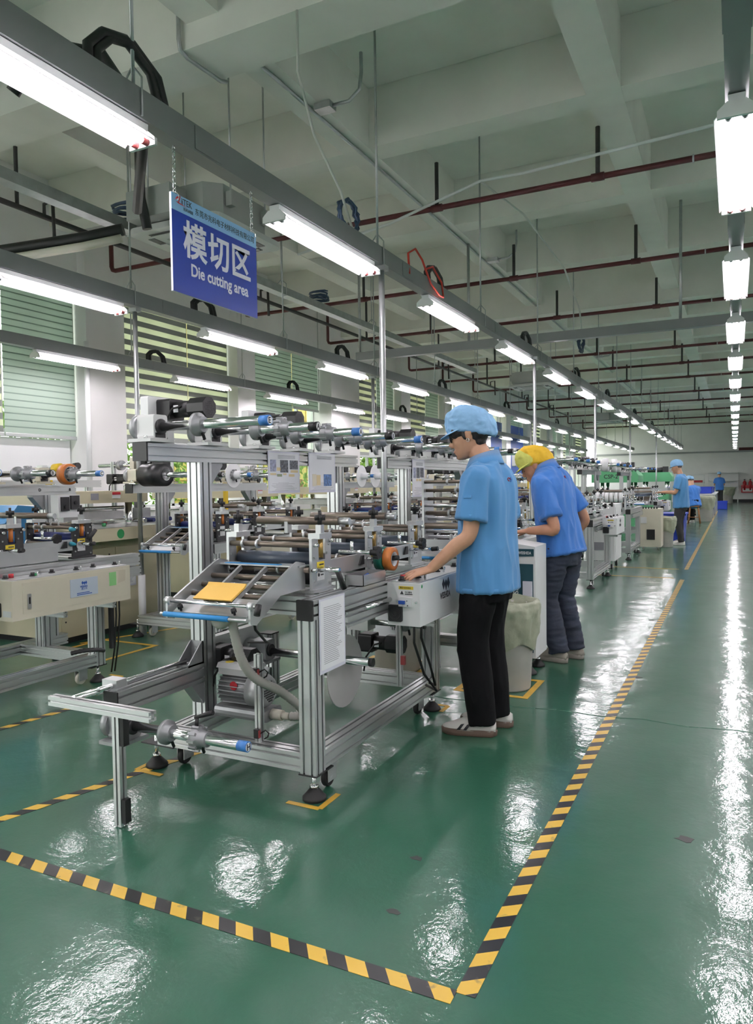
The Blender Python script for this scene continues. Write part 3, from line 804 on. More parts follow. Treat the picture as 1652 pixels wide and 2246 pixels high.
def collar(mb, x, y, z, r=.05, w=.03, lobes=0):
    mb.lathe([(0, r * .62), (.05, r), (.45, r), (.5, r * .72), (1, r * .66)], (x, y, z), (x + w, y, z), 20)
    if lobes:
        for i in range(lobes):
            a = 2 * PI * i / lobes
            mb.cbox((x + w * .25, y + r * math.cos(a), z + r * math.sin(a)), (w * .5, .012, .012), Euler((a, 0, 0)).to_matrix())
    return mb
def shaft(root, x0, x1, y, z, r, cap, letter=None, collars=(.3, .55), name='rewind_shaft', capl=.045, seg=14):
    s = part(root, name, MB().cyl((x0, y, z), (x1 - capl, y, z), r, seg), mt['chrome'])
    part(s, 'end_cap', MB().cyl((x1 - capl, y, z), (x1, y, z), r * 1.03, seg), cap)
    L = x1 - x0
    for i, t in enumerate(collars):
        cm = MB()
        if i % 2 == 0: collar(cm, x0 + L * t, y, z, r * 2.45, .045)
        else: collar(cm, x0 + L * t, y, z, r * 2.25, .07, 10)
        part(s, 'collar', cm, mt['cast'])
        part(s, 'clamp_screw', MB().cyl((x0 + L * t + .03, y, z - r), (x0 + L * t + .03, y + .02, z - r - .045), .007, 6), mt['black'])
    if letter:
        part(s, 'cap_disc', MB().cyl((x1, y, z), (x1 + .001, y, z), r * .82, seg), mt['white'])
        text(letter, .035, mt['ink'], (x1 + .0015, y - .012, z - .012), (0, 1, 0), (0, 0, 1), s, 'cap_letter', bold=.001)
    return s
def bearing_block(root, x, y, z, mat, w=.10, sticker=True):
    """pillow block whose shaft leaves towards +x"""
    b = part(root, 'bearing_block', MB().rbox(x - .10, y - .045, z - .055, x, y + .045, z + .055, .012, 'x').box(x - .12, y - .08, z - .07, x + .012, y + .08, z - .055), mat)
    part(b, 'flange', MB().lathe([(0, .052), (.3, .06), (1, .06)], (x - .145, y, z), (x - .10, y, z), 20), mt['cast'])
    part(b, 'seal_ring', MB().lathe([(0, .036), (.7, .036), (1, .030)], (x, y, z), (x + .012, y, z), 18), mt['blackm'])
    if sticker: part(b, 'sticker', MB().box(x, y - .035, z - .05, x + .001, y + .03, z - .028), mt['black'])
    for d in (-.065, .065): part(b, 'bolt', MB().cyl((x - .03, y + d, z - .055), (x - .03, y + d, z - .043), .009, 6), mt['chrome'])
def gearmotor(root, x, y, z, L=.30, r=.048, mat=None, name='motor', d=1):
    """motor lying along x; fan end at x+L*d"""
    mat = mat or mt['black']
    q = part(root, name, MB().rbox(min(x, x + d * .085), y - r * 1.05, z - r * 1.05, max(x, x + d * .085), y + r * 1.05, z + r * 1.05, .012, 'x').cyl((x + d * .08, y, z), (x + d * (L - .09), y, z), r * .82, 18), mat)
    o = [(math.cos(PI / 8 + PI / 4 * i) * r * 1.08 + y, math.sin(PI / 8 + PI / 4 * i) * r * 1.08 + z) for i in range(8)]
    part(q, 'fan_cover', MB().prism(o, 'x', x + d * (L - .10), x + d * L), mat)
    g = MB()
    for i in range(-3, 4):
        for j in range(-3, 4):
            if i * i + j * j < 11: g.cyl((x + d * L, y + i * r * .22 + (j % 2) * r * .11, z + j * r * .2), (x + d * (L + .0012), y + i * r * .22 + (j % 2) * r * .11, z + j * r * .2), r * .075, 6)
    part(q, 'fan_grille', g, mt['charcoal'])['kind'] = 'stuff'
    part(q, 'rating_label', MB().box(x + d * .10, y - r * .84, z - r * .35, x + d * .13, y - r * .82, z + r * .35), mt['paper'])
    part(q, 'lead', MB().tube([(x + d * .15, y - r * .8, z + r * .2), (x + d * .11, y - r * 1.2, z), (x + d * .06, y - r * 1.4, z - r * 1.5), (x + d * .04, y - r * 1.2, z - r * 3.2)], .006, 6), mt['cable'])
    return q
def knob(root, x, y, z, r=.024, ax=(0, 0, 1), h=.03, mat=None):
    a = V(ax)
    p = V((x, y, z))
    mb = MB().cyl(p, p + a * h, r * .45, 8)
    for i in range(5):
        an = 2 * PI * i / 5
        e1 = a.cross(V((0, 1, 0.3))).normalized(); e2 = a.cross(e1)
        c = p + a * (h * .8) + (e1 * math.cos(an) + e2 * math.sin(an)) * r * .55
        mb.cyl(c - a * h * .3, c + a * h * .35, r * .45, 8)
    return part(root, 'knob', mb, mat or mt['black'])
def handle(root, p, q, r=.012, name='crank_handle'):
    return part(root, name, MB().cyl(p, q, r * .8, 12, r * 1.1), mt['black'])
def warn_label(root, x, y, z, w=.065, h=.085):
    """yellow and white caution sticker on a face x = const"""
    s = part(root, 'caution_label', MB().box(x, y, z, x + .0008, y + w, z + h), mt['white'])
    part(s, 'yellow_band', MB().box(x + .0008, y, z + h * .68, x + .0014, y + w, z + h), mt['inkyel'])
    g = MB().box(x + .0008, y + w * .45, z + h * .42, x + .0014, y + w * .9, z + h * .52).box(x + .0008, y + w * .5, z + h * .25, x + .0014, y + w * .88, z + h * .32)
    g.cyl((x + .0008, y + w * .24, z + h * .3), (x + .0014, y + w * .24, z + h * .3), w * .13, 8)
    g.box(x + .0014, y + w * .3, z + h * .8, x + .0018, y + w * .9, z + h * .88)
    part(s, 'print', g, mt['ink'])['kind'] = 'stuff'
def station(root, yc, xr, xl, z0, z1, plate, roll, variant=0, top=True):
    """one roller station between two upright side plates"""
    w = .17; y0, y1 = yc, yc + w
    st = part(root, 'roller_station', MB().box(xl - .03, y0 + .02, z0 - .012, xr + .03, y1 - .02, z0), mt['plate'])
    for x in (xr, xl):
        mb = MB().prism([(y0, z0), (y1, z0), (y1, z1), (y1 - .05, z1 + .0), (y1 - .055, z1 - .10), (y0 + .06, z1 - .10), (y0 + .055, z1), (y0, z1)], 'x', x - .007, x + .007)
        mb.box(x - .022, y0 - .015, z0, x + .022, y1 + .015, z0 + .014)
        part(st, 'side_plate', mb, plate)
        bt = MB()
        for (dy, dz) in ((.02, .05), (.15, .03), (.15, .10), (.02, .16), (.15, .21), (.13, .17)):
            bt.cyl((x + .007, y0 + dy, z0 + dz), (x + .012, y0 + dy, z0 + dz), .006, 6)
        part(st, 'bolt', bt, mt['steel'])['kind'] = 'stuff'
        part(st, 'spring', MB().cyl((x, y0 + .085, z1 - .09), (x, y0 + .085, z1 - .005), .014, 10), mt['orange'] if plate is mt['charcoal'] else M('brass_spring', (.45, .30, .10), .35, .7) if 'brass' not in mt else mt['brass'])
        part(st, 'pressure_yoke', MB().box(x - .03, y0 + .03, z1 - .002, x + .03, y1 - .03, z1 + .022).box(x - .014, y0 + .07, z1 + .022, x + .014, y0 + .10, z1 + .06), mt['plate'])
        knob(st, x, y0 + .085, z1 + .06, .026, (0, 0, 1), .04)
        part(st, 'adjusting_screw', MB().cyl((x, y0 + .085, z1 + .09), (x, y0 + .085, z1 + .125), .008, 8), mt['black'])
    h = z1 - z0
    # main rubber roller, idlers
    part(st, 'main_roller', MB().cyl((xl + .012, y0 + .085, z0 + h * .58), (xr - .012, y0 + .085, z0 + h * .58), .034, 20), roll)
    part(st, 'lower_roller', MB().cyl((xl + .012, y0 + .085, z0 + h * .25), (xr - .012, y0 + .085, z0 + h * .25), .036, 20), mt['black'])
    for (yy, zz, r) in ((y0 + .02, z0 + h * .88, .013), (y0 + .0, z0 + h * .42, .0135), (y1 - .01, z0 + h * .93, .012)):
        rl = part(st, 'idler_roller', MB().cyl((xl + .007, yy, zz), (xr - .007, yy, zz), r, 14), mt['bronze'])
        for t in (.16, .34) if zz > z0 + h * .6 else (.03, .62):
            part(rl, 'stop_ring', MB().cyl((xl + (xr - xl) * t, yy, zz), (xl + (xr - xl) * t + .012, yy, zz), r * 1.65, 14), mt['plate'])
        part(st, 'shaft_nut', MB().cyl((xr + .007, yy, zz), (xr + .03, yy, zz), .009, 8), mt['chrome'])
    # crank on the outside
    sp = part(st, 'crank_shaft', MB().cyl((xr + .007, y0 + .05, z0 + h * .42), (xr + .12, y0 + .05, z0 + h * .42), .012, 12), mt['chrome'])
    if variant == 0:
        part(sp, 'crank_handle', MB().cyl((xr + .11, y0 + .05, z0 + h * .40), (xr + .12, y0 + .09, z0 + h * .06), .013, 12), mt['black'])
    else:
        part(sp, 'crank_handle', MB().cyl((xr + .12, y0 + .05, z0 + h * .42), (xr + .16, y0 + .05, z0 + h * .44), .013, 12), mt['black'])
    warn_label(st, xr + .0075, y0 + .04, z0 + .05)
    return st
mt['brass'] = M('brass_spring', (.45, .30, .10), .35, .7)
def control_box(root, x0, x1, y0, y1, z0, z1, mat, dark=False, kn=6):
    b = part(root, 'control_box', MB().box(x0, y0, z0, x1, y1, z1), mat)
    part(b, 'top_panel', MB().box(x0 + .015, y0 + .015, z1, x1 - .01, y1 - .015, z1 + .006), mt['plate'])
    for i in range(kn):
        y = y0 + .05 + i * (y1 - y0 - .10) / max(1, kn - 1)
        k = part(b, 'dial', MB().cyl((x0 + .06 + .03 * (i % 2), y, z1 + .006), (x0 + .06 + .03 * (i % 2), y, z1 + .028), .012, 10).cyl((x0 + .06 + .03 * (i % 2), y, z1 + .006), (x0 + .06 + .03 * (i % 2), y, z1 + .012), .019, 12), mt['black'])
        if i % 2: part(b, 'toggle', MB().cyl((x0 + .13, y, z1 + .006), (x0 + .135, y, z1 + .035), .005, 6), mt['chrome'])
    part(b, 'stop_button', MB().cyl((x0 + .045, y0 + .10, z1 + .006), (x0 + .045, y0 + .10, z1 + .03), .015, 12), mt['red'])
    f = part(b, 'fan_filter', MB().rbox(x0 + .008, y0 - .010, z0 + .02, x0 + .085, y0, z0 + .105, .008, 'y'), mt['blackm'])
    fg = MB()
    for r in (.012, .022, .032): fg.tube([(x0 + .046 + r * math.cos(a), y0 - .011, z0 + .062 + r * math.sin(a)) for a in [2 * PI * k / 12 for k in range(13)]], .0015, 4)
    part(f, 'fan_guard', fg, mt['charcoal'])['kind'] = 'stuff'
    return b
def wlogo(root, x, y, z, s, mat, mat2=None):
    """three slanted diamonds and the maker's name on a face x = const"""
    lg = MB()
    for i in range(3):
        c = y + (i - 1) * s * .26
        lg.prism([(c - s * .15, z + s * .26), (c - s * .0, z + s * (.46 if i != 1 else .40)), (c + s * .15, z + s * .22), (c + s * .0, z + s * (.02 if i != 1 else -.04))], 'x', x + .0002 * (i == 1), x + .001 + .0002 * (i == 1))
    part(root, 'maker_emblem', lg, mat)['kind'] = 'stuff'
    text('WEISHIDA', s * .34, mat2 or mat, (x + .0005, y - s * .62, z - s * .30), (0, 1, 0), (0, 0, 1), root, 'maker_name', bold=s * .006, sx=.68)
def roller_machine(base, label, v):
    """gantry machine; written at the place of the near one (base (-1.58, 2.58)) and moved by base"""
    t = thing('die_cutting_machine', label, 'machine', (-1.58, 2.58, 0), 'roller die cutting machines')
    al = mt['alu']; G = v.get('gz', 0.); T = 0.
    ZR0, ZR1 = .125, .205; zr = (ZR0 + ZR1) / 2
    # base frame
    part(t, 'frame_beam', MB().ext('x', -2.46, -1.66, 2.62, zr, .08, .08), al)
    part(t, 'frame_beam', MB().ext('y', 2.66, 3.93, -1.62, zr, .08, .08), al)
    part(t, 'frame_beam', MB().ext('y', 2.66, 4.36, -2.40, zr, .08, .08), al)
    part(t, 'frame_beam', MB().ext('x', -2.36, -1.66, 3.97, zr, .08, .08), al)
    part(t, 'post', MB().ext('z', .118, .78, -1.62, 2.62, .08, .08), al)
    part(t, 'post', MB().ext('z', .118, .78, -1.62, 3.97, .08, .08), al)
    part(t, 'post', MB().ext('z', ZR1, .78, -2.15, 3.97, .08, .08), al)
    for bb in ((-1.665, 2.575, .112, -1.575, 2.72, .118), (-1.665, 3.88, .112, -1.575, 4.015, .118), (-2.56, 2.575, .119, -2.36, 2.66, .125)): part(t, 'base_plate', MB().box(*bb), mt['blackm'])
    foot(t, -1.615, 2.62, .112); foot(t, -2.505, 2.62, .16); foot(t, -1.615, 3.97, .112); foot(t, -2.42, 4.32, .125)
    caster(t, -1.63, 2.76, .112, v.get('whitewheel')); caster(t, -2.40, 2.70, .119, v.get('whitewheel')); caster(t, -1.66, 3.86, .112, v.get('whitewheel'))
    # table beams
    part(t, 'table_beam', MB().ext('y', 2.582, 4.36, -1.62, .822, .08, .084), al)
    part(t, 'table_beam', MB().ext('y', 2.86, 4.36, -1.60, .735, .06, .07), al)
    part(t, 'table_beam', MB().ext('y', 2.66, 4.36, -2.15, .822, .08, .084), al)
    part(t, 'table_beam', MB().ext('x', -2.36, -1.66, 2.70, .822, .08, .084), al)
    part(t, 'table_beam', MB().ext('x', -2.11, -1.66, 4.10, .822, .08, .084), al)
    part(t, 'black_cap', MB().rbox(-1.66, 2.572, .778, -1.58, 2.582, .866, .004, 'y'), mt['black'])
    # gantry
    part(t, 'column', MB().ext('z', ZR1, 1.47 + G, -2.40, 2.855, .08, .09), al)
    part(t, 'column', MB().ext('z', ZR1, 1.47 + G, -2.40, 4.23, .08, .09), al)
    part(t, 'gantry_beam', MB().ext('y', 2.46, 4.48, -2.40, 1.51 + G, .08, .08), al)
    part(t, 'black_cap', MB().rbox(-2.442, 2.450, 1.468 + G, -2.358, 2.46, 1.552 + G, .004, 'y'), mt['black'])
    part(t, 'gusset', bracket(MB(), -2.40, 2.90, 1.47 + G, 1, 1).box(-2.44, 2.90, 1.36 + G, -2.36, 2.905, 1.47 + G), mt['cast']) if 0 else None
    for y, s in ((2.90, 1), (4.185, -1)):
        g = MB().prism([(y, 1.47 + G), (y + s * .10, 1.47 + G), (y + s * .10, 1.455 + G), (y + s * .012, 1.36 + G), (y, 1.36 + G)], 'x', -2.43, -2.37)
        part(t, 'gusset', g, mt['cast'])
    # shafts on the gantry
    caps = [(mt['bluecap'], 'E'), (mt['blackm'], 'A'), (mt['bluecap'], 'A'), (mt['blackm'], 'B'), (mt['bluecap'], 'C')]
    for i, y in enumerate((2.535, 2.93, 3.36, 3.76, 4.18)):
        bearing_block(t, -2.35, y, 1.625 + G, v['block'])
        shaft(t, -2.338, -1.75, y, 1.625 + G, .0215, caps[i][0], caps[i][1], ((.33,), (.38, .62), (.30, .62), (.38, .55), (.34, .48))[i])
    for i, y in enumerate((2.80, 3.62)):
        part(t, 'belt_cover', MB().rbox(-2.64, y - .09, 1.56 + G, -2.59, y + .09, 1.80 + G, .01, 'x'), v['box'])
        gearmotor(t, -2.59, y + .02, 1.735 + G, .29, .05)
    # stations
    for i, y in enumerate((2.76, 3.305, 3.855)):
        station(t, y, -1.70, -2.16, .866 + T, 1.108 + T, v['plate'], v['roll'], (0, 1, 1)[i])
    for (a, b) in ((2.93, 3.305), (3.475, 3.855)):
        part(t, 'side_bar', MB().box(-1.708, a, .925 + T, -1.695, b, 1.0 + T), mt['plate'])
        part(t, 'sensor', MB().prism([(b - .10, .945 + T), (b - .05, .945 + T), (b - .05, .99 + T), (b - .07, .99 + T)], 'x', -1.695, -1.685), mt['black'])
        gk = part(t, 'guide_shaft', MB().cyl((-1.70, a + .09, 1.03 + T), (-1.50, a + .09, 1.03 + T), .009, 10).cyl((-1.63, a + .09, 1.03 + T), (-1.63, a + .09, 1.08 + T), .009, 8), mt['chrome'])
        knob(gk, -1.53, a + .09, 1.03 + T, .032, (1, 0, 0), .04)
        part(t, 'tension_roller', MB().cyl((-2.3, b - .10, 1.165 + T), (-1.80, b - .10, 1.165 + T), .021, 16), mt['bronze'])
        part(t, 'roller_arm', MB().cyl((-1.80, b - .10, 1.165 + T), (-1.74, b - .10, 1.165 + T), .018, 12), mt['plate'])
        part(t, 'roller_bracket', MB().box(-2.12, b - .12, 1.10 + T, -2.10, b - .08, 1.17 + T), mt['plate'])
    # control box on the aisle side
    cb = control_box(t, -1.58, -1.40, v.get('by', 3.30), 4.08, *v.get('bz', (.635, .85)), v['box'])
    if v.get('nearlabels', True):
        wl_ = part(cb, 'warning_label', MB().box(-1.515, 3.2985, .79, -1.435, 3.30, .835), mt['white'])
        part(wl_, 'yellow_band', MB().box(-1.515, 3.2975, .82, -1.435, 3.2985, .836), mt['inkyel'])if 0 else None
        part(cb, 'warning_band', MB().box(-1.515, 3.2975, .82, -1.435, 3.2985, .836), mt['inkyel'])
        pr = MB().prism([(-1.508, .795), (-1.488, .795), (-1.498, .813)], 'y', 3.2975, 3.2985).box(-1.482, 3.2975, .794, -1.44, 3.2985, .798)
        part(cb, 'warning_print', pr, mt['ink'])['kind'] = 'stuff'
        text('警告 WARNING', .0105, mt['ink'], (-1.508, 3.297, .8245), (1, 0, 0), (0, 0, 1), cb, 'warning_text', sx=.8)
        text('当心触电', .011, mt['ink'], (-1.482, 3.298, .802), (1, 0, 0), (0, 0, 1), cb, 'warning_text', sx=.9)
        br = part(cb, 'breaker', MB().box(-1.512, 3.285, .735, -1.44, 3.30, .78), mt['white'])
        part(cb, 'breaker_switch', MB().box(-1.508, 3.275, .748, -1.475, 3.285, .765), mt['inkblue'])
        part(cb, 'breaker_mark', MB().box(-1.465, 3.2845, .738, -1.459, 3.285, .744).box(-1.468, 3.2845, .762, -1.463, 3.285, .767), mt['ink'])['kind'] = 'stuff'
        part(cb, 'screw', MB().cyl((-1.522, 3.292, .757), (-1.522, 3.30, .757), .006, 8), mt['chrome']); part(cb, 'screw', MB().cyl((-1.42, 3.292, .757), (-1.42, 3.30, .757), .006, 8), mt['chrome'])
    part(cb, 'green_dot', MB().cyl((-1.40, 3.325, .835), (-1.399, 3.325, .835), .009, 10), mt['inkgreen'])
    if v.get('logo'): wlogo(cb, -1.40, 3.66, .775, .14, v['logo'])
    for yb2 in (3.55, 3.95): part(t, 'box_support', MB().ext('x', -1.58, -1.42, yb2, v.get('bz', (.635,))[0] - .022, .03, .04), al)
    # infeed table sloping down towards the front
    it = part(t, 'infeed_table', MB().box(-2.16, 2.70, .985, -1.72, 2.78, .992), mt['plate'])
    sl = math.atan2(.16, .34)
    for x in (-1.735, -2.165):
        part(it, 'side_rail', MB().prism([(2.345, .795), (2.385, .785), (2.56, .88), (2.76, .885), (2.76, 1.0), (2.70, 1.012), (2.66, 1.0), (2.345, .855)], 'x', x - .005, x + .005), mt['plate'])
    for x in (-1.88, -2.02):
        part(it, 'guide_bar', MB().prism([(2.41, .862), (2.42, .845), (2.68, .972), (2.67, .990)], 'x', x - .006, x + .006), mt['plate'])
    for i in range(4):
        y = 2.44 + i * .068; z = .845 + i * .032
        part(it, 'roller', MB().cyl((-2.16, y, z), (-1.74, y, z), .0115, 12), mt['bronze'])
        part(it, 'guide_rod', MB().cyl((-2.16, y + .03, z + .004), (-1.74, y + .03, z + .004), .006, 8), mt['chrome'])
        if i in (1, 3):
            for x in (-1.91, -2.05): knob(it, x, y, z + .014, .013, (0, 0, 1), .02)
    part(it, 'front_plate', MB().prism([(2.355, .822), (2.358, .816), (2.47, .868), (2.467, .874)], 'x', -2.14, -1.755), mt['plate'])
    part(it, 'front_bar', MB().cyl((-2.19, 2.36, .865), (-1.70, 2.36, .865), .008, 12), mt['chrome'])
    part(it, 'blue_tape_wrap', MB().cyl((-2.17, 2.335, .812), (-1.83, 2.335, .812), .0115, 12), mt['bluetape'], 'blue tape wrapped round the front bar')
    part(it, 'tape_bar', MB().cyl((-2.19, 2.335, .812), (-1.74, 2.335, .812), .008, 10), mt['steel'])
    part(it, 'blue_tape_strip', MB().box(-2.12, 2.685, .994, -1.82, 2.71, .997), mt['bluetape'])
    mm = MB()
    for i in range(16): mm.box(-2.08 + i * .014, 2.72, .993, -2.074 + i * .014, 2.775, .9945)
    part(it, 'mesh_window', mm, mt['black'])['kind'] = 'stuff'
    knob(it, -2.10, 2.362, .826, .012, (0, -.4, 1), .022); knob(it, -1.82, 2.362, .826, .012, (0, -.4, 1), .022)
    for x in (-2.165, -1.735): part(it, 'bearing_end', MB().cyl((x - .012, 2.36, .865), (x + .012, 2.36, .865), .018, 14), mt['plate'])
    part(it, 'crank_handle', MB().cyl((-1.70, 2.36, .875), (-1.695, 2.34, .835), .013, 12), mt['black'])
    return t
V1 = dict(plate=mt['plate'], roll=mt['navy'], block=mt['offwhite'], box=mt['white'], logo=mt['ink'])
M1 = roller_machine(None, 'silver roller die cutting machine in front with white control box', V1)
MIDX = index_children()
t = M1
# ---- pieces only the near machine has
part(t, 'outrigger_beam', MB().ext('y', 2.25, 2.81, -2.40, .427, .08, .093), mt['alu'])
part(t, 'black_cap', MB().box(-2.44, 2.243, .38, -2.36, 2.25, .474), mt['black'])
part(t, 'corner_bracket', bracket(MB(), -2.40, 2.81, .474, 1, -1, .075, .11), mt['cast'])
part(t, 'corner_bracket', bracket(MB(), -2.40, 3.47, .205, 1, -1, .07, .10), mt['cast']) if 0 else None
gs = MB().prism([(2.81, .38), (2.72, .38), (2.81, .27)], 'x', -2.435, -2.365)
part(t, 'gusset', gs, mt['cast'])
part(t, 'slide_rod', MB().cyl((-2.455, 2.10, .475), (-2.455, 2.75, .475), .016, 12).cyl((-2.42, 2.2, .492), (-2.42, 2.75, .492), .01, 10), mt['chrome'])
part(t, 'slide_block', MB().box(-2.475, 2.27, .474, -2.39, 2.33, .515).box(-2.48, 2.26, .474, -2.375, 2.34, .482), mt['plate'])
part(t, 'cross_bar', MB().ext('x', -2.56, -2.005, 2.08, .467, .04, .04), mt['alu'])
lg = part(t, 'drop_leg', MB().ext('z', .004, .447, -2.19, 2.085, .036, .036), mt['alu'])
part(lg, 'black_bracket', MB().box(-2.170, 2.07, .33, -2.150, 2.10, .447), mt['black'])
part(lg, 'black_bracket', MB().box(-2.170, 2.07, .02, -2.150, 2.10, .115), mt['black'])
bearing_block(t, -2.33, 2.30, .318, mt['cast'], sticker=False)
shaft(t, -2.318, -1.72, 2.30, .318, .021, mt['bluecap'], 'H', (.28, .55), 'unwind_shaft')
part(t, 'clamp_lever', MB().cyl((-1.98, 2.30, .36), (-1.975, 2.30, .40), .008, 8).cyl((-1.985, 2.30, .40), (-1.90, 2.31, .43), .008, 8, .011), mt['black'])
part(t, 'short_post', MB().ext('z', .205, .50, -2.40, 3.43, .08, .08), mt['alu'])
part(t, 'post_cap', MB().box(-2.44, 3.39, .50, -2.36, 3.47, .508), mt['blackm'])
part(t, 'corner_bracket', bracket(MB(), -2.40, 3.39, .205, 1, -1, .075, .11), mt['cast'])
part(t, 'belt_cover', MB().rbox(-2.46, 2.86, .39, -2.415, 3.34, .57, .008, 'x'), mt['white'])
gearmotor(t, -2.415, 2.96, .475, .25, .055)
bearing_block(t, -2.27, 3.25, .455, mt['cast'], sticker=False)
s_ = shaft(t, -2.26, -1.64, 3.25, .445, .022, mt['blackm'], None, (), 'lower_shaft', .02)
part(s_, 'reel_disc', MB().cyl((-1.80, 3.24, .39), (-1.795, 3.24, .39), .185, 32), M('grey_fibre_disc', (.46, .46, .45), .5))
# vacuum pump on the left rail
pm = part(t, 'vacuum_pump', MB().rbox(-2.32, 2.83, .205, -2.02, 2.98, .262, .02, 'x').cyl((-2.30, 2.90, .345), (-2.12, 2.90, .345), .062, 20), mt['cast'])
fn = MB()
for i in range(22):
    a = 2 * PI * i / 22
    fn.cbox((-2.21, 2.90 + .069 * math.cos(a), .345 + .069 * math.sin(a)), (.17, .004, .02), Euler((a + PI / 2, 0, 0)).to_matrix())
part(pm, 'cooling_fins', fn, mt['cast'])['kind'] = 'stuff'
part(pm, 'fan_cover', MB().lathe([(0, .082), (.7, .082), (.92, .07), (1, .055)], (-2.13, 2.90, .345), (-2.03, 2.90, .345), 24), M('silver_paint', (.50, .51, .52), .35, .4))
gg = MB()
for i in range(-4, 5):
    for j in range(-4, 5):
        if i * i + j * j < 18: gg.cbox((-2.0295, 2.90 + i * .0115, .345 + j * .0115), (.001, .008, .008))
part(pm, 'fan_grille', gg, mt['black'])['kind'] = 'stuff'
part(pm, 'terminal_box', MB().box(-2.30, 2.845, .418, -2.10, 2.955, .45).prism([(2.84, .45), (2.96, .45), (2.945, .472), (2.855, .472)], 'x', -2.31, -2.09), M('light_grey_casting', (.52, .53, .53), .45))
part(pm, 'yellow_triangle', MB().cyl((-2.26, 2.885, .472), (-2.26, 2.885, .473), .022, 12), mt['inkyel'])
part(pm, 'red_sticker', MB().cyl((-2.2, 2.832, .37), (-2.2, 2.835, .37), .022, 14), mt['inkred'])
part(pm, 'hose_fitting', MB().cyl((-2.02, 2.90, .235), (-1.96, 2.90, .235), .026, 14).cyl((-1.96, 2.90, .235), (-1.92, 2.90, .235), .018, 12), mt['poly'])
# vertical sensor post on the front beam
vp = part(t, 'sensor_post', MB().ext('z', .205, .60, -1.905, 2.635, .03, .03, .03), mt['alu'])
for z in (.50, .225):
    sn = part(vp, 'sensor', MB().box(-1.905 - .012, 2.605, z, -1.905 + .012, 2.622, z + .04), mt['black'])
    part(vp, 'sensor_face', MB().box(-1.893, 2.606, z + .004, -1.89, 2.621, z + .036), mt['redcap'])
    part(vp, 'sensor_lead', MB().tube([(-1.893, 2.62, z + .02), (-1.87, 2.63, z + .035), (-1.86, 2.64, z + .02), (-1.87, 2.645, z - .0), (-1.885, 2.64, z - .01)], .0035, 5), mt['cable'])
# suction hose
def hose(pts, r, n=10, rib=.008):
    """ribbed hose through control points"""
    P = [V(p) for p in pts]; out = []
    for i in range(len(P) - 1):
        p0, p1, p2, p3 = P[max(i - 1, 0)], P[i], P[i + 1], P[min(i + 2, len(P) - 1)]
        m = max(2, int((p2 - p1).length / rib))
        for k in range(m):
            u = k / m
            out.append(.5 * (2 * p1 + (p2 - p0) * u + (2 * p0 - 5 * p1 + 4 * p2 - p3) * u * u + (3 * p1 - p0 - 3 * p2 + p3) * u ** 3))
    out.append(P[-1])
    return MB().tube(out, [r * (1.08 if k % 2 else .94) for k in range(len(out))], n)
part(t, 'suction_hose', hose([(-2.02, 2.50, .83), (-2.00, 2.47, .78), (-1.955, 2.45, .77), (-1.92, 2.46, .80)], .028, 12), mt['hose'])
part(t, 'suction_hose', hose([(-1.92, 2.47, .81), (-1.915, 2.48, .72), (-1.91, 2.52, .60), (-1.90, 2.60, .50), (-1.86, 2.75, .40), (-1.83, 2.86, .30), (-1.86, 2.91, .245), (-1.92, 2.905, .235)], .020, 12), mt['hose'])
part(t, 'power_lead', MB().tube([(-1.80, 2.46, .80), (-1.82, 2.50, .74), (-1.85, 2.62, .66), (-2.0, 2.85, .60), (-2.2, 2.96, .56)], .006, 6), mt['cable'])
# second lower motor and sensor post under the control box
gearmotor(t, -1.98, 3.78, .42, .27, .05)
part(t, 'bearing_block', MB().box(-2.02, 3.70, .50, -1.90, 3.80, .58), mt['offwhite'])
shaft(t, -1.90, -1.56, 3.75, .545, .016, mt['blackm'], None, (.6,), 'lower_shaft', .02)
vp = part(t, 'sensor_post', MB().ext('z', .205, .72, -1.70, 3.70, .03, .03, .03), mt['alu'])
for z in (.56, .33): part(vp, 'sensor', MB().box(-1.685, 3.68, z, -1.66, 3.70, z + .05), mt['redcap'])
part(t, 'box_cable', MB().tube([(-1.52, 3.5, .64), (-1.53, 3.52, .50), (-1.50, 3.58, .32), (-1.46, 3.66, .215), (-1.56, 3.75, .21)], .007, 6), mt['cable'])
part(t, 'box_cable', MB().tube([(-1.50, 3.55, .64), (-1.51, 3.57, .52), (-1.48, 3.62, .36), (-1.50, 3.74, .22), (-1.56, 3.80, .21)], .007, 6), mt['cable'])
part(t, 'bright_bar', MB().cyl((-1.565, 3.02, .765), (-1.565, 3.30, .765), .012, 10), mt['chrome'])
# ---- loose things resting on or hanging from the near machine
ys = tag(obj('yellow_sheet', MB().prism([(2.400, .876), (2.406, .870), (2.50, .912), (2.515, .928), (2.508, .932), (2.494, .918)], 'x', -2.07, -1.87), mt['yellow']), 'folded yellow release sheet lying on the sloping infeed table', 'sheet')
tr_ = thing('tool_tray', 'shallow grey metal tray with pens resting on the near machine', 'tray', (-1.66, 3.1, .866))
a_, b_, c_, d_ = -1.70, 3.02, -1.585, 3.28
part(tr_, 'tray_pan', MB().box(-1.675, 3.03, .865, -1.575, 3.27, .868).box(-1.675, 3.03, .865, -1.672, 3.27, .918).box(-1.578, 3.03, .865, -1.575, 3.27, .918).box(-1.675, 3.03, .865, -1.575, 3.033, .918).box(-1.675, 3.267, .865, -1.575, 3.27, .918), mt['steel'])
tag(obj('pen', MB().cyl((-1.64, 3.06, .885), (-1.61, 3.15, .910), .006, 8), mt['inkblue']), 'blue pen lying in the metal tray on the near machine', 'pen')
tag(obj('pen', MB().cyl((-1.62, 3.12, .882), (-1.60, 3.22, .905), .006, 8), M('pink_plastic', (.6, .25, .3), .4)), 'pink pen lying in the metal tray on the near machine', 'pen')
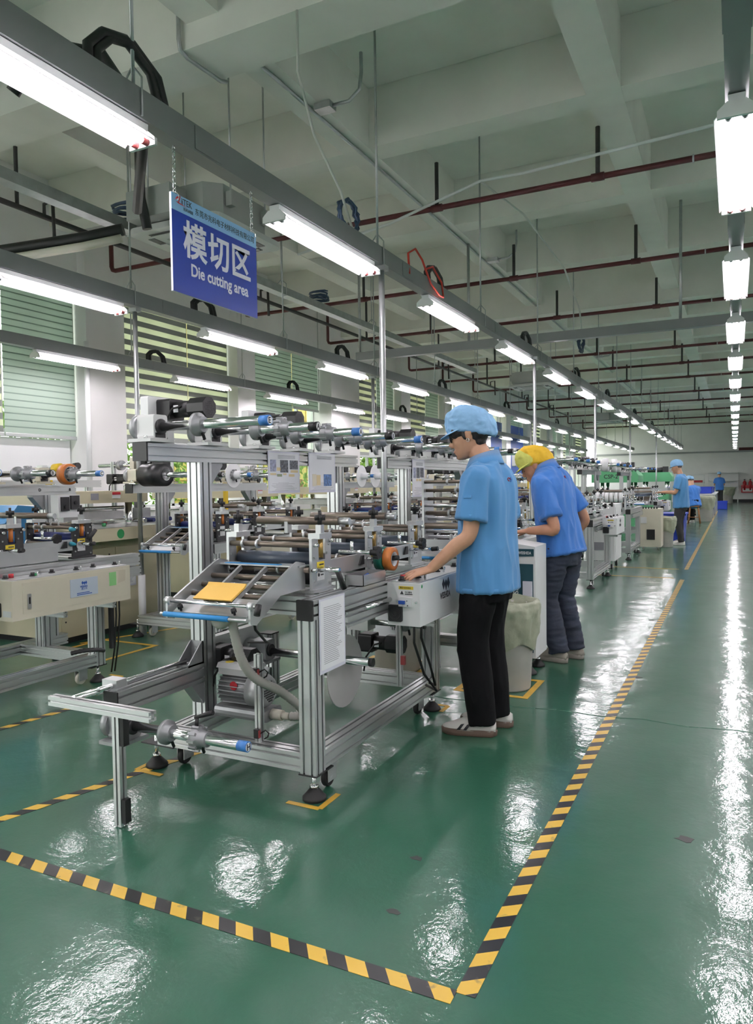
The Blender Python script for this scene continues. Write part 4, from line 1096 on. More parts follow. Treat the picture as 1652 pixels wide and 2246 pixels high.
def tape_roll(x, y, z, r, w, mat, label, core=.62):
    t = thing('tape_roll', label, 'tape roll', (x, y, z - r), 'rolls of tape on the near machine')
    part(t, 'tape', MB().lathe([(0, r * core), (0, r), (1, r), (1, r * core)], (x, y, z), (x + w, y, z), 32, cap=False), mat)
    part(t, 'core', MB().lathe([(0, r * core), (0, r * core * .93), (1, r * core * .93), (1, r * core)], (x + .001, y, z), (x + w + .002, y, z), 28, cap=False), mt['paper'])
tape_roll(-1.655, 3.355, .965, .062, .045, mt['tapegreen'], 'dark green tape roll hung on the second roller station')
tape_roll(-1.605, 3.355, .965, .060, .040, mt['orange'], 'orange tape roll hung beside the green one on the roller station')
# document sleeves
def sleeve(x, y0, y1, z0, z1, label, art, name='document_sleeve'):
    t = thing(name, label, 'document', (x, (y0 + y1) / 2, z0), 'document sleeves on the machines')
    part(t, 'sleeve', MB().box(x, y0, z0, x + .002, y1, z1), mt['paperv'])
    part(t, 'sheet', MB().box(x + .002, y0 + .01, z0 + .015, x + .0026, y1 - .01, z1 - .008), mt['paper'])
    w, h = y1 - y0, z1 - z0
    q = random.Random(int(y0 * 100))
    ln = MB()
    if art == 'list':
        for i in range(30): ln.box(x + .0026, y0 + w * .16, z0 + h * (.12 + .026 * i), x + .003, y0 + w * (.75 + q.uniform(-.12, .12)), z0 + h * (.127 + .026 * i))
        part(t, 'print', ln, mt['inkgrey'])['kind'] = 'stuff'
    else:
        for i in range(10):
            ln.box(x + .0026, y0 + w * q.uniform(.08, .3), z0 + h * (.05 + .022 * i), x + .003, y0 + w * q.uniform(.5, .92), z0 + h * (.055 + .022 * i))
        for i in range(3): ln.box(x + .0026, y0 + w * .3, z0 + h * (.84 + .03 * i), x + .003, y0 + w * .85, z0 + h * (.852 + .03 * i))
        part(t, 'print', ln, mt['inkgrey'])['kind'] = 'stuff'
        for (u0, u1, v0, v1, m) in art:
            part(t, 'picture', MB().box(x + .0026, y0 + w * u0, z0 + h * v0, x + .0031, y0 + w * u1, z0 + h * v1), m)
mt['photo_dark'] = M('printed_photo', (.12, .13, .15), .5, var=.8, vscale=90)
mt['photo_blue'] = M('printed_photo_blue', (.10, .20, .42), .5, var=.6, vscale=60)
mt['photo_grey'] = M('printed_photo_grey', (.35, .37, .5), .5, var=.4, vscale=60)
art1 = [(.06, .24, .52, .80, mt['photo_grey']), (.37, .62, .50, .80, mt['photo_dark']), (.67, .94, .58, .80, mt['photo_dark']), (.26, .38, .54, .62, mt['inkcream']), (.06, .24, .44, .48, mt['inkcream']), (.27, .42, .40, .46, M('ink_olive', (.30, .36, .22), .6)), (.46, .56, .44, .48, mt['inkcream']), (.64, .82, .40, .46, mt['inkcream']), (.70, .94, .50, .56, mt['inkcream'])]
art2 = [(.12, .26, .16, .46, M('pale_swatch', (.75, .7, .55), .6)), (.27, .42, .18, .44, mt['inkcream']), (.54, .84, .16, .46, mt['photo_blue'])]
art3 = [(.08, .28, .5, .78, mt['photo_grey']), (.32, .58, .5, .78, mt['photo_dark']), (.62, .92, .52, .78, mt['photo_dark']), (.3, .45, .42, .48, mt['inkcream']), (.5, .7, .42, .48, mt['inkcream']), (.75, .93, .42, .48, mt['inkcream'])]
sleeve(-2.357, 3.385, 3.715, 1.305, 1.545, 'printed work instruction in a clear sleeve hanging from the gantry, left one', art1)
sleeve(-2.357, 3.82, 4.15, 1.302, 1.553, 'printed work instruction with two sample pictures hanging from the gantry, right one', art2)
sleeve(-1.578, 2.62, 2.845, .54, .862, 'tally sheet in a clear sleeve taped to the front leg of the near machine', 'list')
# ------------------------------------------------------------------ the other machines
def world_parts(o):
    PB[o.name] = {'wb': tuple(o.location)}
    return o
# second row, cream boxed machine on the left
V2 = dict(plate=mt['charcoal'], roll=mt['bluerub'], block=mt['cream2'], box=mt['cream2'], logo=None, gz=-.17, bz=(.575, .81), by=3.16, nearlabels=False, whitewheel=True)
B1 = roller_machine(None, 'roller die cutting machine with cream control box cut by the left frame edge', V2)
BIDX = index_children()
B1.location = (-3.95, 2.23, 0); world_parts(B1)
bx = -3.77
for nm, mb, m_ in (('door_panel', MB().box(bx, 2.88, 0.610, bx + .003, 3.70, 0.793), mt['cream2']), ('name_plate', MB().box(bx + .003, 3.22, 0.655, bx + .006, 3.44, 0.770), M('blue_white_plate', (.55, .62, 0.705), .35)),
                   ('green_notice', MB().box(bx + .003, 3.54, 0.690, bx + .005, 3.60, 0.780), M('green_paper', srgb(140, 200, 130), .6)), ('torn_sheet', MB().prism([(3.61, 0.700), (3.68, 0.710), (3.685, 0.785), (3.62, 0.787)], 'x', bx + .003, bx + .005), M('buff_paper', srgb(205, 196, 175), .6)),
                   ('latch', MB().rbox(bx + .003, 2.91, 0.635, bx + .008, 2.935, 0.725, .003, 'x'), mt['steel']), ('latch_slot', MB().box(bx + .008, 2.917, 0.665, bx + .009, 2.928, 0.705), mt['black'])):
    part(B1, nm, mb, m_)
wlogo(B1, bx + .006, 3.33, 0.727, .055, mt['inkblue'])
text('威士达', .016, mt['inkblue'], (bx + .0065, 3.305, 0.697), (0, 1, 0), (0, 0, 1), B1, 'plate_text')
for k in range(2): part(B1, 'plate_print', MB().box(bx + .006, 3.27, 0.664 + .010 * k, bx + .0066, 3.39 - .02 * k, 0.669 + .010 * k), mt['inkblue'])
part(B1, 'rating_plate', MB().box(-3.85, 2.808, 0.600, -3.78, 2.81, 0.635), mt['steel'])
text('D', .03, mt['ink'], (-4.728, 3.78, 1.33), (0, 1, 0), (0, 0, 1), B1, 'shaft_letter', bold=.001)
text('B', .03, mt['ink'], (-4.728, 4.06, 1.33), (0, 1, 0), (0, 0, 1), B1, 'shaft_letter', bold=.001)
sp = part(B1, 'speed_panel', MB().box(-4.60, 3.78, 1.13, -4.52, 3.98, 1.30), mt['white'])
part(sp, 'controller', MB().box(-4.52, 3.80, 1.18, -4.50, 3.865, 1.285), mt['blackm']); part(sp, 'controller', MB().box(-4.52, 3.885, 1.19, -4.50, 3.96, 1.295), mt['charcoal'])
part(sp, 'dial', MB().cyl((-4.50, 3.83, 1.21), (-4.49, 3.83, 1.21), .014, 10).cyl((-4.50, 3.92, 1.24), (-4.49, 3.92, 1.24), .014, 10), mt['black'])
dm = MB()
for i in range(24): dm.box(-3.955, 3.44, .22 + i * .016, -3.945, 3.56, .228 + i * .016)
part(B1, 'cable_chain', MB().box(-3.945, 3.69, .22, -3.92, 3.72, .57), mt['charcoal'])
part(B1, 'cable_duct', hose([(-4.06, 3.46, .222), (-4.00, 3.52, .235), (-3.95, 3.58, .232), (-3.94, 3.64, .216)], .015, 8, .012), mt['charcoal'])
for dx in (0, .03): part(B1, 'drop_cable', MB().tube([(-3.88, 3.70 + dx, .64), (-3.89, 3.71 + dx, .45), (-3.92, 3.72 + dx, .24), (-3.94, 3.70 + dx, .05)], .006, 6), mt['cable'])
part(B1, 'side_plate_long', MB().box(-4.05, 2.55, .87, -4.035, 3.36, .965), mt['plate'])
part(B1, 'round_cover', MB().cyl((-4.062, 3.565, .955), (-4.056, 3.565, .955), .03, 18), mt['white'])
for z in (.97, 1.07): part(B1, 'cyan_knob', MB().cyl((-4.06, 3.49, z), (-4.02, 3.49, z), .018, 10, .008), mt['cyan'])
part(B1, 'crank_handle', MB().cyl((-4.0, 3.58, .99), (-3.99, 3.64, 1.06), .014, 10), mt['black'])
tag(obj('tool_box', MB().rbox(-4.0, 3.0, .866, -3.96, 3.3, .93, .004, 'y'), mt['steel']), 'grey steel tool box with green label on the left machine', 'box') if 0 else None
cr = thing('cardboard_core_roll', 'orange tape roll hanging on the upper shaft of the left machine', 'tape roll', (-4.45, 3.83, 1.40))
part(cr, 'tape', MB().lathe([(0, .058), (0, .078), (1, .078), (1, .058)], (-4.50, 3.83, 1.455), (-4.44, 3.83, 1.455), 28, cap=False), mt['orange'])
part(cr, 'liner', MB().lathe([(0, .058), (0, .055), (1, .055), (1, .058)], (-4.505, 3.83, 1.455), (-4.438, 3.83, 1.455), 24, cap=False), mt['paper'])
# second machine of that row, with a black material roll and green air gun
rows = [(-3.91, 4.82, 'roller die cutting machine behind the gantry column with black roll', 'B'), (-3.95, 8.3, 'cream and black roller machine in the second row, third from the camera', 'B'), (-3.95, 11.9, 'cream and black roller machine in the second row, fourth from the camera', 'B'),
        (-1.58, 5.08, 'roller machine served by the man in the yellow cap', 'A'), (-1.58, 9.25, 'roller machine with white box behind the man in the yellow cap', 'A'), (-1.58, 12.87, 'roller machine with white label rolls ahead of the third worker', 'A'), (-1.58, 17.6, 'roller machine beyond the standing third worker', 'A'), (-3.95, 15.6, 'distant cream roller machine in the second row, fifth from the camera', 'B')]
MC = {}
for (x, y, lab, k) in rows:
    src, idx = (M1, MIDX) if k == 'A' else (B1, BIDX)
    sk = ('control_box', 'box_support') if y in (5.08, 12.87) else ()
    o = copy_tree(src, (x, y, 0), 0, lab, 'roller die cutting machines', idx, sk)
    MC[y] = world_parts(o)
br = thing('black_material_roll', 'thick black material roll on the upper shaft behind the gantry column', 'roll', (-4.45, 4.775, 1.36))
part(br, 'roll', MB().lathe([(0, .05), (0, .098), (1, .098), (1, .05)], (-4.62, 4.775, 1.455), (-4.38, 4.775, 1.455), 32, cap=False), mt['blackm'])
part(br, 'core', MB().lathe([(0, .05), (0, .045), (1, .045), (1, .05)], (-4.622, 4.775, 1.455), (-4.375, 4.775, 1.455), 24, cap=False), mt['steel'])
ag = thing('air_gun', 'dark green air gun on a white coiled hose beside the gantry column', 'air gun', (-3.72, 4.55, .55))
part(ag, 'gun_body', MB().prism([(4.40, 1.06), (4.47, 1.09), (4.50, 1.05), (4.53, .94), (4.49, .93), (4.46, 1.02), (4.42, 1.03)], 'x', -3.76, -3.73), mt['dkgreen'])
part(ag, 'nozzle', MB().tube([(-3.745, 4.41, 1.06), (-3.745, 4.36, 1.10), (-3.76, 4.31, 1.115)], .005, 6), mt['chrome'])
cp = []
for i in range(150):
    u = i / 149; a = u * 2 * PI * 10
    r = .03 + .028 * u
    cp.append((-3.745 + r * math.cos(a), 4.51 + .10 * u + r * math.sin(a), .93 - .42 * u + .02 * math.sin(a)))
part(ag, 'coil_hose', MB().tube([(-3.745, 4.51, .94)] + cp, .0065, 5), mt['whitecable'])
# aisle cabinet of the second machine: white and teal with the maker's name
o = MC[5.08]
cx0, cx1, cy0, cy1 = -1.58, -1.235, 4.96, 5.28
cab = part(o, 'cabinet', MB().box(cx0, cy0, .12, cx1, cy1, .80).prism([(cx0, .80), (cx1, .80), (cx1, .90), (cx0, .95)], 'y', cy0, cy1), mt['white'])
part(cab, 'teal_panel', MB().box(-1.40, cy0 - .004, .16, cx1 - .015, cy0, .78), mt['teal'])
part(cab, 'teal_badge', MB().prism([(-1.36, .83), (-1.245, .835), (-1.245, .885), (-1.36, .885)], 'y', cy0 - .004, cy0), mt['teal'])
text('WEISHIDA', .028, mt['white'], (-1.352, cy0 - .005, .848), (1, 0, 0), (0, 0, 1), cab, 'maker_name', bold=.0006, sx=.68)
text('WEISHIDA', .05, mt['white'], (-1.39, cy0 - .005, .68), (0, 0, -1), (1, 0, 0), cab, 'maker_name', bold=.001)
part(cab, 'document_pocket', MB().box(-1.32, cy0 - .02, .40, -1.255, cy0 - .004, .66), mt['paperv'])
part(cab, 'rating_plate', MB().box(-1.53, cy0 - .003, .42, -1.46, cy0, .56), mt['steel'])
for i in range(3): part(cab, 'dial', MB().cyl((-1.45 + .03 * (i % 2), 5.02 + .1 * i, .93), (-1.45 + .03 * (i % 2), 5.02 + .1 * i, .965), .016, 10), mt['black'])
foot(o, -1.29, 5.0, .12); foot(o, -1.29, 5.24, .12)
# roller tower and long plates behind the first man
rt_ = part(o, 'roller_tower', MB().box(-1.98, 4.56, .855, -1.41, 4.95, .868), mt['plate'])
for xx in (-1.98, -1.42): part(rt_, 'side_plate', MB().box(xx, 4.72, .866, xx + .015, 4.90, 1.385), mt['plate'])
for i, (z, m_, r) in enumerate(((1.36, 'bronze', .012), (1.30, 'bronze', .012), (1.24, 'bronze', .012), (1.195, 'chrome', .012), (1.14, 'bronze', .015), (1.10, 'chrome', .014), (1.05, 'bronze', .022), (1.01, 'chrome', .012), (.97, 'chrome', .012))):
    q = part(rt_, 'idler_roller', MB().cyl((-1.965, 4.74 + .03 * (i % 3), z), (-1.42, 4.74 + .03 * (i % 3), z), r, 12), mt[m_])
    part(rt_, 'stop_ring', MB().cyl((-1.80 + .05 * (i % 4), 4.74 + .03 * (i % 3), z), (-1.785 + .05 * (i % 4), 4.74 + .03 * (i % 3), z), r * 1.7, 12), mt['plate'])
part(rt_, 'perforated_plate', MB().box(-1.97, 4.62, .90, -1.42, 4.63, .965), mt['plate'])
for xx in (-1.95, -1.45): part(rt_, 'tower_leg', MB().ext('z', .0, .855, xx, 4.9, .04, .04), mt['alu'])
sleeve(-2.357, 5.42, 5.68, 1.24, 1.55, 'printed instruction sheet hanging from the second gantry beside the young man', art3)
# M4: offwhite cabinet, label rolls
o = MC[12.87]
cab = part(o, 'cabinet', MB().box(-1.66, 14.9, .06, -1.27, 15.4, .80), mt['cream2'])
part(cab, 'vent', MB().box(-1.53, 14.895, .2, -1.38, 14.9, .4), mt['black']); part(cab, 'socket', MB().box(-1.64, 14.88, .52, -1.53, 14.9, .64), mt['white'])
for i in range(6): part(cab, 'dial', MB().cyl((-1.6 + .05 * i, 14.96, .80), (-1.6 + .05 * i, 14.96, .84), .016, 8), mt['black'])
caster(o, -1.6, 15.0, .06, True); caster(o, -1.32, 15.0, .06, True)
for i in range(6):
    r_ = thing('label_roll', 'white label roll in a row of six on the third machine, %s from the left' % ORD[i], 'roll', (-2.12 + i * .075, 12.75, .98), 'white label rolls')
    part(r_, 'roll', MB().lathe([(0, .035), (0, .085), (1, .085), (1, .035)], (-2.12 + i * .075, 12.75, 1.07), (-2.12 + i * .075 + .055, 12.75, 1.07), 20, cap=False), mt['rollwhite'])
    part(r_, 'core', MB().cyl((-2.123 + i * .075, 12.75, 1.07), (-2.12 + i * .075 + .058, 12.75, 1.07), .035, 14), mt['poly'])
part(o, 'label_shaft', MB().cyl((-2.25, 12.75, 1.07), (-1.62, 12.75, 1.07), .02, 10).box(-2.24, 12.72, .866, -2.21, 12.78, 1.09).box(-1.66, 12.72, .866, -1.63, 12.78, 1.09), mt['chrome'])
for i, (x, y, z, r) in enumerate(((-2.02, 12.82, 1.625, .11), (-2.25, 13.22, 1.625, .10), (-2.12, 13.22, 1.625, .10), (-2.0, 13.65, 1.625, .12), (-2.2, 14.05, 1.625, .10), (-2.05, 14.5, 1.625, .11))):
    r_ = thing('paper_roll', 'white paper roll on the gantry shafts of the third machine, %s from the camera' % ORD[i], 'roll', (x, y, z - r), 'white paper rolls')
    part(r_, 'roll', MB().lathe([(0, .045), (0, r), (1, r), (1, .045)], (x, y, z), (x + .09, y, z), 20, cap=False), mt['rollwhite'])
    part(r_, 'core', MB().lathe([(0, .045), (0, .04), (1, .04), (1, .045)], (x - .002, y, z), (x + .093, y, z), 14, cap=False), mt['poly'])
# white discs on the second row shafts
for i, (x, y, z, r) in enumerate(((-4.3, 8.255, 1.455, .14), (-4.3, 8.65, 1.455, .15), (-4.4, 9.9, 1.455, .13), (-4.3, 5.60, 1.455, .12))):
    r_ = thing('reel_disc', 'white reel disc on a second row machine shaft, %s' % ('left of the papers', 'behind the second gantry', 'farthest', 'nearest')[i], 'reel', (x, y, z - r), 'white reel discs')
    part(r_, 'disc', MB().cyl((x, y, z), (x + .006, y, z), r, 28), mt['rollwhite'])
    part(r_, 'hub', MB().cyl((x - .01, y, z), (x + .10, y, z), .04, 16), mt['paper'])
# ---- cream stamping presses by the windows
def press():
    t = thing('stamping_press', 'cream stamping press', 'machine', (-5.6, 4.75, 0), 'cream stamping presses')
    c = mt['cream']
    body = part(t, 'body', MB().box(-6.3, 4.25, .06, -5.05, 5.55, .86), c)
    part(body, 'door', MB().box(-5.05, 4.30, .12, -5.042, 4.88, .80), c); part(body, 'door', MB().box(-5.05, 4.92, .12, -5.042, 5.50, .80), c)
    part(body, 'screw', MB().cyl((-5.042, 4.34, .74), (-5.038, 4.34, .74), .008, 6).cyl((-5.042, 4.84, .74), (-5.038, 4.84, .74), .008, 6).cyl((-5.042, 4.34, .2), (-5.038, 4.34, .2), .008, 6), mt['black'])
    part(t, 'plinth', MB().box(-6.28, 4.3, 0, -5.1, 5.5, .06), mt['blackm'])
    con = part(t, 'console', MB().prism([(-5.35, .86), (-4.85, .88), (-4.85, .99), (-5.35, 1.02)], 'y', 4.30, 5.30), c)
    part(con, 'panel', MB().prism([(-5.33, 1.0205), (-4.86, .9925), (-4.86, .9955), (-5.33, 1.0235)], 'y', 4.34, 5.26), mt['steel'])
    for i in range(8): part(con, 'button', MB().cyl((-5.0 - .1 * (i % 3), 4.45 + .1 * i, 1.0), (-5.0 - .1 * (i % 3), 4.45 + .1 * i, 1.03), .018, 10), (mt['black'], mt['red'], mt['white'], mt['inkgreen'])[i % 4])
    part(con, 'blue_sticker', MB().cyl((-4.85, 4.42, .935), (-4.848, 4.42, .935), .055, 20), mt['inkblue'])
    part(con, 'green_sticker', MB().cyl((-4.85, 4.80, .935), (-4.848, 4.80, .935), .042, 20), mt['inkgreen'])
    for x in (-6.1, -5.25):
        for y in (4.42, 5.3):
            part(t, 'guide_column', MB().cyl((x, y, .86), (x, y, 1.22), .035, 14), mt['chrome'])
            part(t, 'column_nut', MB().cyl((x, y, 1.31), (x, y, 1.37), .045, 6).ball((x, y, 1.37), .028, 8, 6), mt['chrome'])
    part(t, 'lower_die', MB().box(-6.0, 4.4, .86, -5.2, 5.3, .96), mt['steel'])
    part(t, 'upper_die', MB().box(-5.95, 4.5, 1.05, -5.22, 5.2, 1.13), mt['steel'])
    part(t, 'die_bars', MB().cyl((-5.24, 4.45, 1.00), (-5.24, 5.25, 1.00), .02, 10).cyl((-5.22, 4.5, 1.16), (-5.22, 5.2, 1.16), .018, 10), mt['chrome'])
    cr = part(t, 'crown', MB().rbox(-6.25, 4.3, 1.21, -5.1, 5.42, 1.32, .02, 'z'), c)
    part(cr, 'notice', MB().box(-5.1, 4.95, 1.25, -5.098, 5.05, 1.31), mt['white']); part(cr, 'red_notice', MB().box(-5.098, 4.95, 1.285, -5.097, 5.05, 1.31), mt['inkred'])
    part(cr, 'grey_notice', MB().box(-5.1, 4.70, 1.24, -5.098, 4.79, 1.30), mt['inkgrey'])
    part(t, 'light_guard', MB().box(-5.02, 4.16, 1.08, -4.98, 4.20, 1.42), mt['yellow2']); part(t, 'guard_arm', MB().box(-5.2, 4.17, 1.1, -5.02, 4.19, 1.14), mt['steel'])
    part(t, 'yellow_knob', MB().box(-5.2, 4.86, .965, -5.16, 4.95, 1.01), mt['yellow2']); part(t, 'red_knob', MB().cyl((-5.2, 5.08, .98), (-5.14, 5.08, .98), .025, 12), mt['red'])
    part(t, 'feed_table', MB().prism([(5.30, .97), (5.30, .99), (5.9, .99), (5.9, .97)], 'x', -5.9, -5.2), mt['plate'])
    for i in range(4): part(t, 'feed_roller', MB().cyl((-5.92, 5.45 + .12 * i, 1.02), (-5.18, 5.45 + .12 * i, 1.02), .022, 12), mt['bluerub'] if i % 2 else mt['chrome'])
    part(t, 'valve_unit', MB().box(-5.5, 5.55, .99, -5.35, 5.7, 1.14).cyl((-5.43, 5.62, 1.14), (-5.43, 5.62, 1.3), .05, 12), mt['cast'])
    part(t, 'foot', MB().cyl((-5.2, 4.4, 0), (-5.2, 4.4, .06), .05, 10), mt['black'])
    part(t, 'reel_arm', MB().ext('z', .86, 1.62, -5.7, 5.55, .04, .04), mt['alu'])
    s = part(t, 'reel_shaft', MB().cyl((-5.9, 5.55, 1.58), (-5.2, 5.55, 1.58), .02, 12), mt['chrome'])
    part(s, 'reel_collar', MB().cyl((-5.62, 5.55, 1.58), (-5.57, 5.55, 1.58), .05, 16), mt['cast'])
    gearmotor(t, -5.75, 5.55, 1.44, .24, .05)
    return t
PR = press(); PRI = index_children()
PR.location.x -= .1
PR['label'] = 'nearest cream stamping press by the windows with blue and green round stickers'
# document on the press
sleeve(-5.140, 4.98, 5.16, .42, .70, 'blank sheet in a sleeve hung on the nearest cream press', 'list')
for i, y in enumerate((7.3, 9.9, 12.6, 15.4, 18.2, 21.0)):
    copy_tree(PR, (-5.88, y, 0), 0, 'cream stamping press by the windows, %s from the camera' % ORD[i + 1], None, PRI)
# blue plastic cover beside the left machine
tag(obj('blue_hopper', MB().prism([(3.55, .62), (4.12, .62), (4.12, 1.20), (3.92, 1.22), (3.80, 1.08), (3.55, 1.06)], 'x', -5.75, -5.15), M('blue_gloss_cover', srgb(58, 130, 180), .25)), 'glossy blue machine cover behind the left machine', 'cover')
# tall frame with rails by the windows
fr_ = thing('reel_rack', 'aluminium rack with tape rolls by the windows on the left', 'rack', (-6.3, 4.0, 0))
part(fr_, 'rack_beam', MB().ext('y', 2.6, 6.2, -6.7, 1.40, .04, .08), mt['alu'])
for y in (3.0, 4.4, 6.0): part(fr_, 'post', MB().ext('z', 0, 1.36, -6.7, y, .04, .04), mt['alu'])
for i, y in enumerate((4.1, 5.4)):
    s = part(fr_, 'reel_shaft', MB().cyl((-6.68, y, 1.55), (-6.2, y, 1.58), .025, 12).box(-6.72, y - .04, 1.44, -6.64, y + .04, 1.6), mt['chrome'])
    part(s, 'yellow_tape', MB().cyl((-6.5, y, 1.562), (-6.4, y, 1.567), .05, 18), mt['yellow2'])
    part(s, 'black_knob', MB().cyl((-6.2, y, 1.58), (-6.14, y, 1.583), .035, 12), mt['black'])
gearmotor(fr_, -6.65, 4.25, 1.42, .3, .06, mt['blackm'])
# green presses further on
def green_press(x, y, label, lettering):
    t = thing('green_press', label, 'machine', (x, y, 0), 'green presses')
    part(t, 'body', MB().box(x - .5, y - .6, 0, x + .5, y + .8, .85), mt['green'])
    part(t, 'crown', MB().prism([(x - .7, 1.30), (x + .6, 1.30), (x + .6, 1.50), (x + .5, 1.66), (x - .55, 1.66), (x - .7, 1.55)], 'y', y - .5, y + .7), mt['green'])
    for dx in (-.4, .4):
        for dy in (-.4, .6): part(t, 'column', MB().cyl((x + dx, y + dy, .85), (x + dx, y + dy, 1.3), .05, 12), mt['chrome'])
    part(t, 'die', MB().box(x - .45, y - .5, .85, x + .45, y + .7, 1.05), mt['steel'])
    part(t, 'top_motor', MB().cyl((x - .3, y - .1, 1.76), (x + .25, y - .1, 1.76), .10, 14).box(x + .25, y - .2, 1.66, x + .45, y, 1.88), mt['charcoal'])
    if lettering: text(lettering, .16, mt['ink'], (x - .35, y - .501, 1.42), (1, 0, 0), (0, 0, 1), t, bold=.003)
green_press(-3.05, 22.2, 'green press with CSP lettering in the middle distance', 'CSP-2')
green_press(-2.75, 30.2, 'farther green press behind the third worker', None)
# distant machines of the near row
far_ = thing('far_bench', 'long pale assembly bench far down the near row', 'bench', (-1.6, 27, 0)) if 0 else None
# ------------------------------------------------------------------ bins, crates, stools, desks
def lined_bin(x, y, r, h, label, liner=True, s=5):
    t = thing('waste_bin', label, 'bin', (x, y, 0), 'waste bins')
    part(t, 'tub', MB().lathe([(0, r * .80), (.02, r * .82), (.97, r * .99), (1, r * 1.04), (1, r * .97), (.05, r * .78)], (x, y, 0), (x, y, h), 28), mt['bin'])
    if liner:
        q = random.Random(s); rings = []
        n = 84
        for (z, k, am) in ((h * .52, .985, .03), (h * .66, 1.07, .05), (h * .86, 1.14, .05), (h * .97, 1.19, .03), (h * 1.04, 1.15, .03), (h * 1.065, 1.04, .03), (h * 1.0, .92, .03), (h * .80, .84, .06), (h * .45, .74, .08), (h * .3, .4, .1)):
            ph = [q.uniform(0, 6) for _ in range(3)]
            rings.append([(x + r * k * (1 + am * (math.sin(7 * a + ph[0]) * .5 + math.sin(13 * a + ph[1]) * .5)) * math.cos(a), y + r * k * (1 + am * (math.sin(7 * a + ph[0]) * .5 + math.sin(13 * a + ph[1]) * .5)) * math.sin(a), z + h * .05 * math.sin(4 * a + ph[2]) * (1 if z < h * .7 else .2)) for a in [2 * PI * i / n for i in range(n)]])
        fine = []
        for q1, q2 in zip(rings[:-1], rings[1:]):
            for u in (0, .25, .5, .75): fine.append([V(a).lerp(V(b_), u) for a, b_ in zip(q1, q2)])
        fine.append([V(a) for a in rings[-1]])
        for rg in fine:
            for k, p in enumerate(rg):
                d_ = V((p.x - x, p.y - y, 0)).normalized()
                w_ = mnoise.noise(V((p.x * 22 + s, p.y * 22, p.z * 9))) ; w2 = mnoise.noise(V((p.x * 40, p.y * 40 + s, p.z * 34)))
                rg[k] = p + d_ * (.016 * (.5 - abs(w_)) + .007 * w2)
        part(t, 'bin_liner', MB().loft(fine, cap=False), mt['bag'])
lined_bin(-1.335, 4.63, .175, .55, 'grey waste bin with a greenish liner standing behind the young man')
lined_bin(-1.27, 15.70, .19, .58, 'grey waste bin with drooping liner behind the third machine cabinet', s=9)
lined_bin(-.88, 25.6, .28, .78, 'grey waste bin under the far assembly desk', s=3)
lined_bin(-.42, 45.5, .38, .85, 'pale waste bin by the far wall shelf', s=4)
d = thing('grey_drum', 'grey plastic drum with a white paper label under the near machine', 'drum', (-2.2, 4.78, 0))
part(d, 'tub', MB().lathe([(0, .155), (.03, .165), (.96, .182), (1, .19)], (-2.2, 4.76, 0), (-2.2, 4.76, .50), 28), mt['bin'])
lb = MB()
an = [R(225 + 9 * i) for i in range(9)]
lb.loft([[(-2.2 + .184 * math.cos(a), 4.76 + .184 * math.sin(a), z) for a in an] for z in (.24, .44)], cap=False)
part(d, 'paper_label', lb, mt['paper'])
text('桶', .07, mt['ink'], (-2.17, 4.572, .33), (1, .12, 0), (0, 0, 1), d, 'label_text')
def crate(x, y, z, w, l, h, label, mat=None):
    t = thing('plastic_crate', label, 'crate', (x, y, z), 'blue plastic crates')
    tt = .012
    part(t, 'crate_body', MB().box(x, y, z, x + w, y + l, z + tt).box(x, y, z, x + tt, y + l, z + h).box(x + w - tt, y, z, x + w, y + l, z + h).box(x, y, z, x + w, y + tt, z + h).box(x, y + l - tt, z, x + w, y + l, z + h), mat or mt['blue'])
    part(t, 'rim', MB().box(x - .01, y - .01, z + h - .03, x + w + .01, y, z + h).box(x + w, y - .01, z + h - .03, x + w + .01, y + l + .01, z + h), mat or mt['blue'])
st = thing('blue_stool', 'blue plastic stool under the left machine row', 'stool', (-6.1, 4.0, 0))
part(st, 'seat', MB().rbox(-6.28, 3.82, .42, -5.96, 4.16, .46, .03, 'z'), mt['blue'])
for dx, dy in ((0, 0), (.26, 0), (0, .28), (.26, .28)): part(st, 'leg', MB().prism([(-6.27 + dx, 0), (-6.23 + dx, 0), (-6.235 + dx, .42), (-6.265 + dx, .42)], 'y', 3.83 + dy, 3.87 + dy), mt['blue'])
for i in range(2):
    bs = thing('blue_tub', 'tall blue plastic tub behind the third worker, %s one' % ('nearer', 'farther')[i], 'tub', (-1.15, 16.75 + i * .5, 0), 'blue tubs')
    part(bs, 'tub', MB().prism([(-1.42, 0), (-.98, 0), (-.94, .62), (-1.46, .62)], 'y', 16.55 + i * .5, 16.95 + i * .5), mt['blue'])
    part(bs, 'rim', MB().box(-1.48, 16.53 + i * .5, .60, -.92, 16.97 + i * .5, .64), mt['blue'])
# white power cabinet standing beyond the second machine
pc = thing('power_cabinet', 'white power cabinet on casters beyond the second machine', 'cabinet', (-1.75, 11.2, 0))
part(pc, 'body', MB().box(-2.05, 11.35, .14, -1.62, 12.05, 1.0), mt['white'])
part(pc, 'door', MB().box(-1.62, 11.4, .2, -1.612, 12.0, .95), mt['white']); part(pc, 'handle', MB().box(-1.612, 11.45, .5, -1.60, 11.48, .62), mt['black'])
part(pc, 'vent', MB().box(-1.95, 11.345, .3, -1.75, 11.35, .42), mt['inkgrey'])
caster(pc, -1.68, 11.45, .14); caster(pc, -1.98, 11.45, .14); caster(pc, -1.68, 11.95, .14); caster(pc, -1.98, 11.95, .14)
